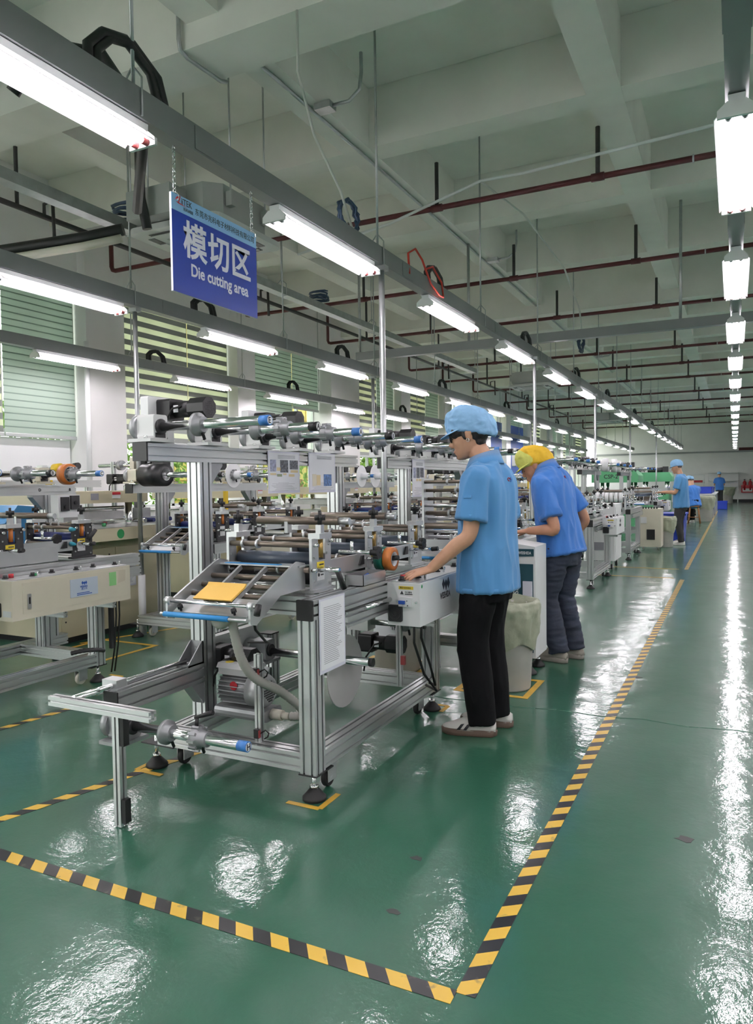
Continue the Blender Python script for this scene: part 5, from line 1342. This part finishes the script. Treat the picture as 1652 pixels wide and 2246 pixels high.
# far desk with crates, shelf rack at the far wall
dk = thing('assembly_desk', 'pale assembly desk far down the aisle', 'desk', (-1.0, 31, 0))
part(dk, 'top', MB().box(-1.9, 28.4, .80, -.62, 34, .84), mt['offwhite'])
for x in (-1.85, -.68):
    for y in (28.5, 31.2, 33.9): part(dk, 'leg', MB().box(x - .025, y - .025, 0, x + .025, y + .025, .80), mt['galv'])
for i in range(4): crate(-1.35, 28.9 + i * 1.0, .842, .6, .85, .22, 'blue crate on the far assembly desk, %s along it' % ORD[i])
for i in range(3): crate(-.9, 36.0 + i * .8, .0 , .6, .7, .33, 'blue crate on the floor past the far desk, %s one' % ORD[i])
sh = thing('steel_shelf', 'white steel shelf unit against the far wall', 'shelf', (-.55, 47.6, 0))
part(sh, 'back_panel', MB().box(-1.35, 47.9, .9, .19, 47.94, 1.75), mt['white'])
for z in (.9, 1.25, 1.72): part(sh, 'shelf_board', MB().box(-1.4, 47.3, z, .2, 47.95, z + .04), mt['white'])
for x in (-1.4, -.6, .14): part(sh, 'post', MB().box(x, 47.3, 0, x + .05, 47.35, 1.76), mt['white'])
sh2 = thing('steel_shelf', 'open steel shelf with red boxes left of the white shelf unit', 'shelf', (-2.3, 45.5, 0))
for z in (.6, 1.15, 1.6): part(sh2, 'shelf_board', MB().box(-3.0, 45.2, z, -1.55, 45.8, z + .04), mt['white'])
for x in (-3.0, -1.6): part(sh2, 'post', MB().box(x, 45.2, 0, x + .05, 45.25, 1.62), mt['white'])
tag(obj('red_box', MB().rbox(-2.1, 45.25, 1.19, -1.65, 45.6, 1.32, .02), mt['red']), 'red box on the open steel shelf by the far wall', 'box')
# floor chips and debris
mt['chip'] = M('dark_floor_chip', (.05, .055, .05), .6)
for i, (x, y, r) in enumerate(((-.96, 2.02, .018), (-.16, 2.9, .03), (.2, 1.75, .02), (-1.02, 2.35, .02), (-.62, 2.3, .012), (-1.55, 1.15, .04), (-.6, 5.2, .03), (-.72, 7.4, .03))):
    q = random.Random(i); pts = [(x + r * q.uniform(.5, 1.1) * math.cos(a) * 1.4, y + r * q.uniform(.5, 1.1) * math.sin(a)) for a in [2 * PI * k / 9 for k in range(9)]]
    tag(obj('floor_chip', MB().prism(pts, 'z', .0003, .0012), mt['chip']), 'dark chip in the green floor coating, %s from the camera' % ORD[i], 'floor chip', 'chips in the floor coating')
# ------------------------------------------------------------------ people
mt['skin'] = M('skin', srgb(196, 150, 120), .5, var=.06, vscale=14, bump=.03, bscale=150)
mt['skin2'] = M('tanned_skin', srgb(184, 134, 104), .5, var=.06, vscale=14, bump=.03, bscale=150)
mt['hair'] = M('black_hair', (.014, .011, .010), .45, bump=.5, bscale=90, stretch=(1, 1, .25))
mt['stubble'] = M('cropped_hair', (.085, .06, .048), .7)
mt['shirt1'] = M('blue_polo_cotton', srgb(78, 140, 192), .8, var=.10, vscale=5, bump=.25, bscale=9, sheen=.2, stretch=(1, 1, .3))
mt['shirt2'] = M('royal_blue_polo_cotton', srgb(56, 118, 196), .8, var=.10, vscale=5, bump=.25, bscale=9, sheen=.2, stretch=(1, 1, .3))
mt['pants1'] = M('black_trousers', (.0045, .0045, .0055), .7, bump=.35, bscale=9, stretch=(1, 1, .35), spec=.15)
mt['jeans'] = M('dark_denim', (.028, .036, .060), .8, var=.3, vscale=7, bump=.5, bscale=16, stretch=(.6, .6, 1.6))
mt['pants3'] = M('charcoal_trousers', (.03, .03, .032), .75, bump=.3, bscale=10)
mt['capblue'] = M('pale_blue_cap', srgb(142, 188, 228), .75, bump=.25, bscale=40)
mt['capyel'] = M('yellow_cap', srgb(236, 190, 50), .75, bump=.25, bscale=30)
mt['caplime'] = M('lime_cap_front', srgb(212, 214, 110), .75, bump=.25, bscale=30)
mt['shoew'] = M('white_leather', (.66, .64, .60), .5)
mt['shoeg'] = M('grey_suede', (.33, .30, .26), .75)
mt['gum'] = M('brown_gum_sole', (.13, .085, .062), .55)
mt['lip'] = M('lip', srgb(160, 100, 88), .5)
def folds(me, amp, sx, sz, seed=0., zlo=None):
    """cloth folds: push vertices along their normals by stretched noise"""
    vs = [(v.co.copy(), v.normal.copy()) for v in me.vertices]
    for v, (c, n) in zip(me.vertices, vs):
        q = mnoise.noise(V((c.x * sx + seed, c.y * sx, c.z * sz))) + .5 * mnoise.noise(V((c.x * sx * 2.1, c.y * sx * 2.1 + seed, c.z * sz * 2.3)))
        r = 1 - abs(q) * 2 
        v.co = c + n * amp * r
    me.update()
    return me
def remesh(mb, vox, smooth=4, name='m'):
    me = mb.mesh(name)
    o = bpy.data.objects.new(name, me); COL.objects.link(o)
    r = o.modifiers.new('r', 'REMESH'); r.mode = 'VOXEL'; r.voxel_size = vox; r.use_smooth_shade = True
    if smooth:
        s = o.modifiers.new('s', 'SMOOTH'); s.factor = .5; s.iterations = smooth
    bpy.context.view_layer.update()
    dg = bpy.context.evaluated_depsgraph_get()
    out = bpy.data.meshes.new_from_object(o.evaluated_get(dg))
    bpy.data.objects.remove(o); bpy.data.meshes.remove(me)
    for p in out.polygons: p.use_smooth = True
    return out
def ring(fn, fc, sc, z, a, b, n=24, e=2.3, twist=None):
    pts = []
    for i in range(n):
        t = 2 * PI * i / n; c, s = math.cos(t), math.sin(t)
        pts.append(fn(fc + a * math.copysign(abs(c) ** (2 / e), c), sc + b * math.copysign(abs(s) ** (2 / e), s), z))
    return pts
def limb(mb, pts, rad, n=14):
    """tapered limb through the joints with rounded bends"""
    P = [V(p) for p in pts]; out = []; rr = []
    for i in range(len(P) - 1):
        p0, p1, p2, p3 = P[max(i - 1, 0)], P[i], P[i + 1], P[min(i + 2, len(P) - 1)]
        for k in range(6):
            u = k / 6
            q = .5 * (2 * p1 + (p2 - p0) * u + (2 * p0 - 5 * p1 + 4 * p2 - p3) * u * u + (3 * p1 - p0 - 3 * p2 + p3) * u ** 3)
            out.append(q); rr.append(rad[i] * (1 - u) + rad[i + 1] * u)
    out.append(P[-1]); rr.append(rad[-1])
    mb.tube(out, rr, n)
    return mb
def hand(mb, wrist, d, nrm, thumb_side, curl=.35, sc=1.):
    """palm plus five fingers; d: pointing direction, nrm: back-of-hand normal"""
    w = V(wrist); d = V(d).normalized(); nrm = (V(nrm) - d * V(nrm).dot(d)).normalized(); sd = d.cross(nrm).normalized() * thumb_side
    def at(a, b, c): return w + d * a * sc + sd * b * sc + nrm * c * sc
    rings = []
    for (t, hw, hh) in ((-.02, .024, .020), (.015, .030, .019), (.045, .038, .017), (.075, .041, .015), (.088, .040, .012)):
        rings.append([at(t, hw * math.cos(2 * PI * i / 14), hh * math.sin(2 * PI * i / 14)) for i in range(14)])
    mb.loft(rings)
    for k, (off, L, sp) in enumerate(((.029, .072, .10), (.010, .082, .03), (-.010, .077, -.04), (-.028, .060, -.12))):
        seg = [L * .42, L * .32, L * .26]
        p = at(.078, off, 0); dirv = (d + sd * sp).normalized()
        pts = [p - dirv * .012 * sc]; ang = 0
        for q, l in enumerate(seg):
            pts.append(p.copy())
            ang += curl * (.6, 1.0, .9)[q]
            p = p + (dirv * math.cos(ang) - nrm * math.sin(ang)) * l * sc
        pts.append(p)
        mb.tube(pts, [.0098 * sc, .0096 * sc, .0088 * sc, .0082 * sc, .0062 * sc], 8)
        mb.ball(p, .0062 * sc, 8, 6)
    p0 = at(.018, .028, -.004)
    mb.tube([at(.0, .018, 0), p0, at(.048, .050, -.014), at(.078, .056, -.024), at(.098, .052, -.030)], [.014 * sc, .0135 * sc, .0115 * sc, .010 * sc, .0075 * sc], 8)
    mb.ball(at(.098, .052, -.030), .0075 * sc, 8, 6)
def person(label, ox, oy, theta, P):
    vox = P.get('vox', .0055)
    F = V((-math.cos(theta), math.sin(theta), 0)); Sv = V((-F.y, F.x, 0)); O = V((ox, oy, 0))
    zp = P.get('hip', .90)
    lean = P.get('lean', 0.)
    def T(f, s, z): return O + F * f + Sv * s + V((0, 0, z))
    def U(f, s, z):
        zz = z - zp
        ff = f * math.cos(lean) + zz * math.sin(lean); z2 = -f * math.sin(lean) + zz * math.cos(lean)
        return T(ff, s, zp + z2 + P.get('dz', 0.))
    hc = P['head']; phi = P.get('pitch', .25); yaw = P.get('hyaw', 0.)
    HC_ = T(*hc)
    Fh0 = F * math.cos(yaw) + Sv * math.sin(yaw); Sh = V((-Fh0.y, Fh0.x, 0))
    Fh = Fh0 * math.cos(phi) - V((0, 0, 1)) * math.sin(phi); Uh = V((0, 0, 1)) * math.cos(phi) + Fh0 * math.sin(phi)
    def H(f, s, z): return HC_ + Fh * f + Sh * s + Uh * z
    root = thing('person', label, 'person', (ox, oy, 0), P.get('group'))
    # --- body: one surface with head, neck, arms, hands, trunk and legs
    b = MB()
    b.loft([ring(H, c, 0, z, a, w, 28, 2.25) for (z, c, a, w) in ((-.122, .052, .026, .022), (-.112, .044, .045, .038), (-.09, .031, .064, .052), (-.06, .014, .080, .062), (-.02, .002, .095, .070), (.02, -.004, .101, .075), (.06, -.008, .100, .075), (.09, -.010, .085, .064), (.112, -.010, .052, .040), (.12, -.010, .02, .016))])
    b.loft([[H(.090 + .0 * k, sx, .03) for sx in (-.008, 0, .008)] + [H(.075, sx, .03) for sx in (.009, 0, -.009)] for k in (0,)] + [[H(.103, sx, .0) for sx in (-.007, 0, .007)] + [H(.08, sx, .0) for sx in (.012, 0, -.012)]] + [[H(.122, -.008, -.030), H(.127, 0, -.030), H(.122, .008, -.030), H(.085, .020, -.030), H(.085, 0, -.03), H(.085, -.020, -.030)]] + [[H(.104, -.010, -.045), H(.108, 0, -.046), H(.104, .010, -.045), H(.085, .016, -.045), H(.08, 0, -.045), H(.085, -.016, -.045)]])
    b.ball(tuple(H(.088, 0, .034)), .001, 6, 4)
    def hell(mbx, c, r, n=14, m=9):
        rings = []
        for q in range(1, m):
            ph = PI * q / m
            rings.append([H(c[0] + r[0] * math.sin(ph) * math.cos(2 * PI * i / n), c[1] + r[1] * math.sin(ph) * math.sin(2 * PI * i / n), c[2] + r[2] * math.cos(ph)) for i in range(n)])
        mbx.loft(rings)
    hell(b, (.082, 0, .032), (.018, .052, .013))            # brow
    hell(b, (.088, 0, -.066), (.017, .024, .008)); hell(b, (.086, 0, -.080), (.017, .020, .008))   # lips
    hell(b, (.078, 0, -.106), (.020, .022, .015))           # chin
    for s in (-1, 1):
        hell(b, (.046, s * .043, -.034), (.036, .020, .034))    # cheek
        hell(b, (-.008, s * .074, -.008), (.019, .011, .031)); hell(b, (-.012, s * .082, .006), (.018, .006, .020))
    nb = U(*P.get('neckbase', (-.015, 0, 1.43)))
    limb(b, [nb - V((0, 0, .05)), nb, H(-.022, 0, -.075), H(-.015, 0, -.02)], [.066, .060, .054, .055])
    b.loft([ring(U, -.01, 0, z, a, w, 24) for (z, a, w) in ((.86, .10, .15), (1.0, .095, .14), (1.2, .10, .155), (1.33, .095, .17), (1.40, .07, .12), (1.44, .055, .06))])
    A = P['arms']
    for side in ('L', 'R'):
        sh, el, wr = (V(p) if P.get('warms') and i > 0 else None for i, p in enumerate(A[side][:3]))
        pts = []
        for i, p in enumerate(A[side][:3]):
            pts.append(V(p[1:]) if p[0] == 'w' else (U(*p[1:]) if p[0] == 'u' else T(*p[1:])))
        sh, el, wr = pts
        m1 = sh.lerp(el, .5); m2 = el.lerp(wr, .35)
        limb(b, [sh, m1, el, m2, wr], [.053, .047, .040, .041, .026])
        hd = A[side][3]
        hand(b, wr, hd['d'], hd['n'], hd['t'], hd.get('c', .3))
        P['_' + side] = (sh, el, wr)
    lg = P['legs']
    for side in ('L', 'R'):
        hp, kn, an = [T(*p) for p in lg[side][:3]]
        limb(b, [hp, kn, an], [.07, .05, .04])
    part(root, 'body', remesh(b, vox, 3, 'body'), P['skin'])
    # --- eyes, brows, lips
    ey = MB(); eb = MB(); lp = MB()
    for s in (-1, 1):
        hell(ey, (.0855, s * .034, -.002), (.0062, .014, .0024), 10, 7); hell(eb, (.092, s * .036, .027), (.009, .018, .004), 10, 7)
    hell(lp, (.1005, 0, -.0735), (.006, .018, .0022), 10, 7)
    e = part(root, 'eyes', ey, mt['ink']); part(root, 'eyebrows', eb, mt['hair']); part(root, 'mouth', lp, mt['lip'])
    for o_ in root.children: pass
    # --- hair
    h = MB()
    if P.get('hair', 'long') == 'long':
        hell(h, (-.040, 0, .010), (.076, .081, .082)); hell(h, (-.046, 0, -.048), (.037, .061, .045)); hell(h, (-.038, 0, -.084), (.026, .050, .026))
        hell(h, (.040, 0, .050), (.062, .076, .040)); hell(h, (.080, 0, .026), (.028, .066, .026)); hell(h, (.060, .050, .018), (.030, .022, .026)); hell(h, (.099, -.006, .000), (.010, .042, .022))
        for s in (-1, 1): hell(h, (.030, s * .066, .030), (.052, .0165, .034)); hell(h, (.016, s * .0725, .0), (.012, .009, .030))
        hm = mt['hair']
    else:
        hell(h, (-.036, 0, .018), (.072, .0775, .072)); hell(h, (.030, 0, .055), (.070, .076, .045))
        hm = mt['stubble']
    part(root, 'hair', remesh(h, vox * 1.1, 2, 'hair'), hm)
    # --- cap
    c = MB()
    cr = P.get('capround', False)
    n = 40
    prof = [(.026, 1.0), (.045, 1.02), (.080, 1.04), (.115, .99), (.142, .82), (.160, .52), (.168, .2)]
    rings = []
    for k, (z, s) in enumerate(prof):
        rg = []
        for i in range(n):
            t = 2 * PI * i / n
            w = 1 + (.035 * math.sin(t * 11 + k) + .02 * math.sin(t * 17 - k * 1.7)) * (1 if 0 < k < 6 else .3)
            back = max(0, -math.cos(t))
            ff = -.006 + .112 * s * w * math.cos(t) - back * (.034 if not cr else .012) * (0.5, .95, 1.1, .8, .5, .3, .1)[k]
            zz = z - back * (.078 if not cr else .025) * (1, 1.05, .85, .55, .4, .25, .15)[k]
            rg.append(H(ff, .091 * s * w * math.sin(t), zz))
        rings.append(rg)
    c.loft(rings)
    cp = part(root, 'cap', folds(remesh(c, vox, 2, 'cap'), .004, 16, 22, ox), P['cap'])
    br = MB(); r0 = []; r1 = []; r2_ = []; r3 = []
    m = 18
    for i in range(m + 1):
        t = R(-78 + 156 * i / m)
        r0.append(H(.105 * math.cos(t) - .004, .089 * math.sin(t), .042)); 
        k = .055 * max(0, math.cos(t * 1.12)) ** .7
        r1.append(H((.105 + k) * math.cos(t) - .004, (.089 + k * .5) * math.sin(t), .042 - .020 * max(0, math.cos(t))))
    for i in range(m + 1):
        r2_.append(r1[i] - Uh * .004); r3.append(r0[i] - Uh * .004)
    br.loft([r0, r1, r2_, r3, r0], cap=False)
    part(root, 'cap_brim', br, P.get('brim', P['cap']))
    if P.get('lime'):
        me = cp.data; q = MB(); mp_ = {}
        for f_ in me.polygons:
            if (f_.center - HC_).dot(Fh) > .012 + .03 * math.sin(f_.center.z * 40):
                ids = []
                for vi in f_.vertices:
                    if vi not in mp_:
                        mp_[vi] = len(q.v); q.v.append(tuple(me.vertices[vi].co + me.vertices[vi].normal * .002))
                    ids.append(mp_[vi])
                q.f.append(ids); q.s.append(True)
        part(root, 'cap_front', q, P['lime'])
    # --- polo shirt
    s_ = MB()
    tz = P.get('hem', .775); g = P.get('girth', 1.)
    s_.loft([ring(U, f, 0, z, a * g, w * g, 36, 2.4) for (z, f, a, w) in ((tz, .0, .152, .198), (tz + .02, .0, .150, .198), (.92, .0, .142, .196), (1.06, -.004, .134, .192), (1.20, -.014, .130, .200), (1.30, -.02, .126, .208), (1.365, -.022, .116, .203), (1.405, -.02, .100, .172), (1.44, -.016, .080, .120), (1.465, -.010, .068, .078))])
    for side in ('L', 'R'):
        sh, el, wr = P['_' + side]
        a = sh + (sh - el) * .0; e_ = sh.lerp(el, .74)
        limb(s_, [sh.lerp(U(-.02, 0, 1.36), .35), a, sh.lerp(el, .4), e_], [.062, .070, .076, .081], 20)
    sm = folds(remesh(s_, vox * 1.25, 5, 'shirt'), .013, 9, 1.8, ox)
    shirt = part(root, 'polo_shirt', sm, P['shirt'])
    if P.get('detail'):
        for side in ('L', 'R'):
            sh, el, wr = P['_' + side]
            d = (el - sh).normalized(); e_ = sh.lerp(el, .74)
            part(shirt, 'sleeve_cuff', MB().lathe([(0, .0795), (.1, .0845), (1, .0850), (1, .074), (0, .073)], e_ - d * .022, e_ + d * .006, 26, cap=False), P['shirt'])
        part(shirt, 'hem_band', MB().loft([ring(U, .0, 0, z, a, w, 36, 2.4) for (z, a, w) in ((tz + .022, .151 * g, .199 * g), (tz + .02, .1545 * g, .2015 * g), (tz - .004, .1555 * g, .2020 * g), (tz - .004, .145 * g, .19 * g))], cap=False), P['shirt'])
        # collar
        co = MB(); ra = []; rb = []; rc = []
        for i in range(33):
            t = R(24 + 312 * i / 32)      # open at the front
            c_, s2 = math.cos(t), math.sin(t); fr = max(0, c_)
            ra.append(U(.004 + .079 * c_, .080 * s2, 1.500 - .022 * c_))
            rb.append(U(.002 + .074 * c_, .075 * s2, 1.470 - .018 * c_))
            rc.append(U(-.004 + (.098 + .022 * fr) * c_, (.104 + .006 * fr) * s2, 1.452 - .055 * fr + .004 * c_))
        co.loft([rb, ra, [p + V((0, 0, .003)) for p in ra], [p + V((0, 0, .006)) for p in rc], rc, rb], cap=False)
        part(shirt, 'collar', co, P['shirt'])
        def on_shirt(f, s, z, fn):
            tgt = fn(f, s, z); best = min(sm.vertices, key=lambda v: (v.co - tgt).length_squared)
            return best.co.copy(), best.normal.copy()
        p, nn = on_shirt(-.145, .025, 1.365, U)
        sx = V((0, 0, 1)).cross(nn).normalized(); sy = nn.cross(sx)
        e1 = MB().tube([p + nn * .002 + (sx * math.cos(a) + sy * math.sin(a)) * .009 for a in [2 * PI * k / 10 for k in range(9)]], .0022, 5)
        part(shirt, 'back_emblem_red', e1, mt['inkred'])
        e2 = MB().tube([p + nn * .002 + sx * .014 + sy * .012, p + nn * .002 + sx * .017 - sy * .004, p + nn * .002 + sx * .010 - sy * .014], .002, 5).tube([p + nn * .002 + sx * .010 + sy * .002, p + nn * .002 + sx * .022 - sy * .002], .002, 5)
        part(shirt, 'back_emblem_blue', e2, mt['inkblue'])
        sh, el, wr = P['_L']
        tgt = sh.lerp(el, .30) + Sv * .10
        best = min(sm.vertices, key=lambda v: (v.co - tgt).length_squared)
        p, nn = best.co.copy(), best.normal.copy(); sx = V((0, 0, 1)).cross(nn).normalized(); sy = nn.cross(sx)
        part(shirt, 'sleeve_tab', MB().cbox(p + nn * .002, (.038, .014, .006), Matrix((sx, sy, nn)).transposed()), P['shirt'])
        part(root, 'earring', MB().tube([H(.0, .088, -.034) + Fh * (.007 * math.cos(a)) + Uh * (.009 * math.sin(a)) for a in [2 * PI * k / 10 for k in range(11)]], .0016, 5), mt['chrome']) if P.get('earring') else None
    # --- trousers
    t_ = MB()
    t_.loft([ring(T, .0, 0, z, a, w, 30) for (z, a, w) in ((.72, .115, .165), (.80, .125, .178), (.92, .125, .178), (.98, .115, .17))]) if not P.get('sit') else t_.loft([ring(T, .0, 0, z, a, w, 30) for (z, a, w) in ((.56, .13, .175), (.74, .125, .17))])
    for side in ('L', 'R'):
        hp, kn, an = [T(*p) for p in lg[side][:3]]
        q = P.get('pr', (.098, .092, .082, .080, .078))
        limb(t_, [hp, hp.lerp(kn, .55), kn, kn.lerp(an, .55), an - V((0, 0, .028))], q, 22)
    part(root, 'trousers', folds(remesh(t_, vox * 1.3, 4, 'trousers'), P.get('tf', .006), P.get('tfx', 10), P.get('tfz', 4), ox * 3), P['pants'])
    # --- shoes
    for side in ('L', 'R'):
        fx, fs, ang = lg[side][3]
        ax = (F * math.cos(ang) + Sv * math.sin(ang)); sd = V((-ax.y, ax.x, 0)); base = T(fx, fs, 0)
        zf = lg[side][4] if len(lg[side]) > 4 else 0
        def Q(u, v, z): return base + ax * u + sd * v + V((0, 0, z + zf))
        out = [(-.105, .030), (-.125, 0), (-.105, -.030), (-.05, -.038), (.02, -.042), (.09, -.048), (.14, -.040), (.165, -.015), (.165, .012), (.14, .036), (.09, .044), (.02, .038), (-.05, .036)]
        so = MB(); rr = [[Q(u * k, v * k * 1.05, z) for u, v in out] for z, k in ((0, .98), (.004, 1.02), (.034, 1.04), (.036, .98))]
        so.loft(rr)
        shoe = part(root, 'shoe', so, P.get('sole', mt['gum']))
        upm = MB()
        up_rings = []
        for (u, hh, hw) in ((-.122, .070, .022), (-.095, .085, .035), (-.04, .086, .039), (.0, .094, .041), (.04, .090, .044), (.08, .072, .047), (.12, .056, .043), (.15, .046, .031), (.166, .038, .012)):
            up_rings.append([Q(u, hw * math.cos(a) * (1 if math.sin(a) < .3 else 1 - .25 * math.sin(a)), max(.030, .026 + max(-.1, math.sin(a)) * (hh - .02))) for a in [2 * PI * i / 16 for i in range(16)]])
        upm.loft(up_rings)
        part(shoe, 'upper', upm, P['shoe'])
        if P.get('stripe'):
            for sg_ in (-1, 1):
                for k in (0, .034):
                    part(shoe, 'side_stripe', MB().loft([[Q(u - k, sg_ * vv, zz) for u, vv, zz in ((.082, .0490, .034), (.064, .0485, .034), (.042, .0425, .066), (.060, .0430, .062))], [Q(u - k, sg_ * (vv - .006), zz) for u, vv, zz in ((.082, .0490, .034), (.064, .0485, .034), (.042, .0425, .066), (.060, .0430, .062))]]), mt['ink'])
            lc = MB()
            for k in range(4): lc.cyl(Q(.03 + k * .017, -.024, .082 - k * .008), Q(.035 + k * .017, .024, .082 - k * .008), .0028, 5)
            part(shoe, 'laces', lc, mt['shoew'])['kind'] = 'stuff'
    return root
Zn = (0, 0, 1)
# 1: young man, pale blue cap, left hand on the control box
person('young man in pale blue cap and polo, hand resting on the white control box', -1.20, 3.775, R(4), dict(
    head=(.105, .0, 1.612), pitch=.27, hyaw=.24, lean=.02, hip=.90, neckbase=(-.005, 0, 1.44), girth=1.0,
    arms=dict(L=[('u', -.02, .178, 1.365), ('w', -1.225, 3.545, 1.085), ('w', -1.412, 3.472, .906), dict(d=(-.74, -.66, -.20), n=(-.05, -.38, 1), t=1, c=.20)],
              R=[('u', -.02, -.178, 1.365), ('t', -.02, -.235, 1.08), ('t', .09, -.215, .86), dict(d=(0, 0, -1), n=(.2, 1, 0), t=-1, c=.3)]),
    legs=dict(L=[(.0, .085, .90), (.050, .100, .50), (-.005, .108, .09), (.045, .115, R(14))], R=[(.0, -.085, .90), (.030, -.075, .50), (-.02, -.072, .09), (.02, -.075, R(8))]),
    skin=mt['skin'], cap=mt['capblue'], shirt=mt['shirt1'], pants=mt['pants1'], pr=(.100, .094, .084, .078, .070), shoe=mt['shoew'], sole=mt['gum'], stripe=True, detail=True, earring=True, vox=.0050, group='workers'))
# 2: man in yellow cap bending over the second machine
person('man in yellow cap, blue polo and jeans leaning over the second machine', -1.185, 5.53, R(12), dict(
    head=(.205, .01, 1.475), pitch=.50, hyaw=.42, lean=.20, hip=.90, neckbase=(.0, 0, 1.42), girth=1.02, hem=.80, hair='short',
    arms=dict(L=[('u', -.02, .185, 1.335), ('w', -1.175, 5.29, 1.005), ('w', -1.385, 5.33, .985), dict(d=(-.95, .1, -.12), n=(-.1, 0, 1), t=1, c=.35)],
              R=[('u', -.02, -.185, 1.335), ('t', -.08, -.27, 1.06), ('t', .06, -.28, .83), dict(d=(-.2, .1, -1), n=(.3, .9, 0), t=-1, c=.35)]),
    legs=dict(L=[(-.02, .09, .88), (.055, .10, .47), (-.03, .10, .10), (.02, .105, R(-4))], R=[(-.03, -.09, .88), (.0, -.085, .47), (-.075, -.085, .10), (-.03, -.085, R(-8))]),
    skin=mt['skin2'], cap=mt['capyel'], lime=mt['caplime'], brim=mt['caplime'], tf=.007, tfx=5, tfz=16, shirt=mt['shirt2'], pants=mt['jeans'], pr=(.105, .092, .072, .070, .074), shoe=mt['shoeg'], sole=M('grey_sole', (.30, .27, .24), .6), detail=True, vox=.0058, group='workers'))
# 3: man standing further on
person('worker in blue cap and dark trousers standing at a machine in mid distance', -1.0, 16.3, R(8), dict(
    head=(.085, .0, 1.615), pitch=.25, lean=.04, hip=.92, capround=True, hair='short', neckbase=(-.005, 0, 1.45),
    arms=dict(L=[('u', -.02, .18, 1.38), ('u', .06, .22, 1.10), ('t', .34, .17, 1.10), dict(d=(-1, 0, 0), n=(0, 0, 1), t=1)], R=[('u', -.02, -.18, 1.38), ('u', .06, -.22, 1.10), ('t', .34, -.13, 1.10), dict(d=(-1, 0, 0), n=(0, 0, 1), t=-1)]),
    legs=dict(L=[(.0, .085, .90), (.04, .10, .50), (-.03, .10, .09), (.02, .105, 0)], R=[(.0, -.085, .90), (.04, -.09, .50), (.02, -.09, .09), (.07, -.09, 0)]),
    skin=mt['skin'], cap=mt['capblue'], shirt=mt['shirt1'], pants=mt['pants3'], shoe=mt['shoew'], sole=mt['shoew'], pr=(.10, .09, .068, .062, .06), vox=.010, group='workers'))
# seated and leaning workers at the far desk
def wood_stool(x, y, h, label):
    t = thing('wooden_stool', label, 'stool', (x, y, 0), 'wooden stools')
    part(t, 'seat', MB().rbox(x - .16, y - .16, h - .04, x + .16, y + .16, h, .03), mt['wood'])
    for dx, dy in ((-1, -1), (1, -1), (-1, 1), (1, 1)): part(t, 'leg', MB().cyl((x + dx * .17, y + dy * .17, 0), (x + dx * .11, y + dy * .11, h - .04), .02, 8), mt['wood'])
    part(t, 'stretcher', MB().cyl((x - .15, y - .15, .2), (x + .15, y - .15, .2), .014, 6), mt['wood'])

def shifted_sitter(label, x, y, th, lean):
    """seated figure: trunk rings are written for a standing hip of .90, so the trunk is lowered by dz"""
    dz = -.27
    person(label, x, y, th, dict(head=(.36, 0, 1.32), pitch=.55, lean=lean, hip=.90, dz=dz, sit=True, capround=True, hair='short',
        arms=dict(L=[('u', -.02, .18, 1.36), ('t', .30, .23, .93), ('t', .52, .12, .91), dict(d=(-1, 0, 0), n=(0, 0, 1), t=1)], R=[('u', -.02, -.18, 1.36), ('t', .30, -.23, .93), ('t', .52, -.12, .91), dict(d=(-1, 0, 0), n=(0, 0, 1), t=-1)]),
        legs=dict(L=[(.0, .09, .64), (.40, .11, .60), (.36, .11, .12), (.36, .11, 0)], R=[(.0, -.09, .64), (.40, -.11, .60), (.36, -.11, .12), (.36, -.11, 0)]),
        skin=mt['skin'], cap=mt['capblue'], shirt=mt['shirt2'], pants=mt['pants1'], shoe=mt['shoew'], sole=mt['shoew'], vox=.014, group='workers'))
shifted_sitter('worker in blue bending over the far desk, nearer of the two', -1.12, 24.4, R(62), .42)
shifted_sitter('worker in blue bending over the far desk, farther of the two', -1.25, 27.4, R(70), .42)
wood_stool(-1.12, 24.4, .56, 'brown wooden stool under the nearer seated worker')
wood_stool(-1.25, 27.4, .56, 'brown wooden stool under the farther seated worker')
person('worker seen from behind standing at the far white shelf', -.72, 42.5, R(75), dict(
    head=(.09, .0, 1.60), pitch=.35, lean=.12, hip=.90, capround=True, hair='short',
    arms=dict(L=[('u', -.02, .18, 1.36), ('u', .05, .24, 1.08), ('t', .34, .17, 1.05), dict(d=(0, 1, 0), n=(0, 0, 1), t=1)], R=[('u', -.02, -.18, 1.36), ('u', .05, -.24, 1.08), ('t', .34, -.17, 1.05), dict(d=(0, 1, 0), n=(0, 0, 1), t=-1)]),
    legs=dict(L=[(.0, .085, .90), (.04, .10, .50), (-.03, .10, .09), (.02, .105, 0)], R=[(.0, -.085, .90), (.04, -.09, .50), (.0, -.09, .09), (.05, -.09, 0)]),
    skin=mt['skin'], cap=mt['capblue'], shirt=mt['shirt2'], pants=mt['pants3'], shoe=mt['shoew'], sole=mt['shoew'], vox=.016, group='workers'))
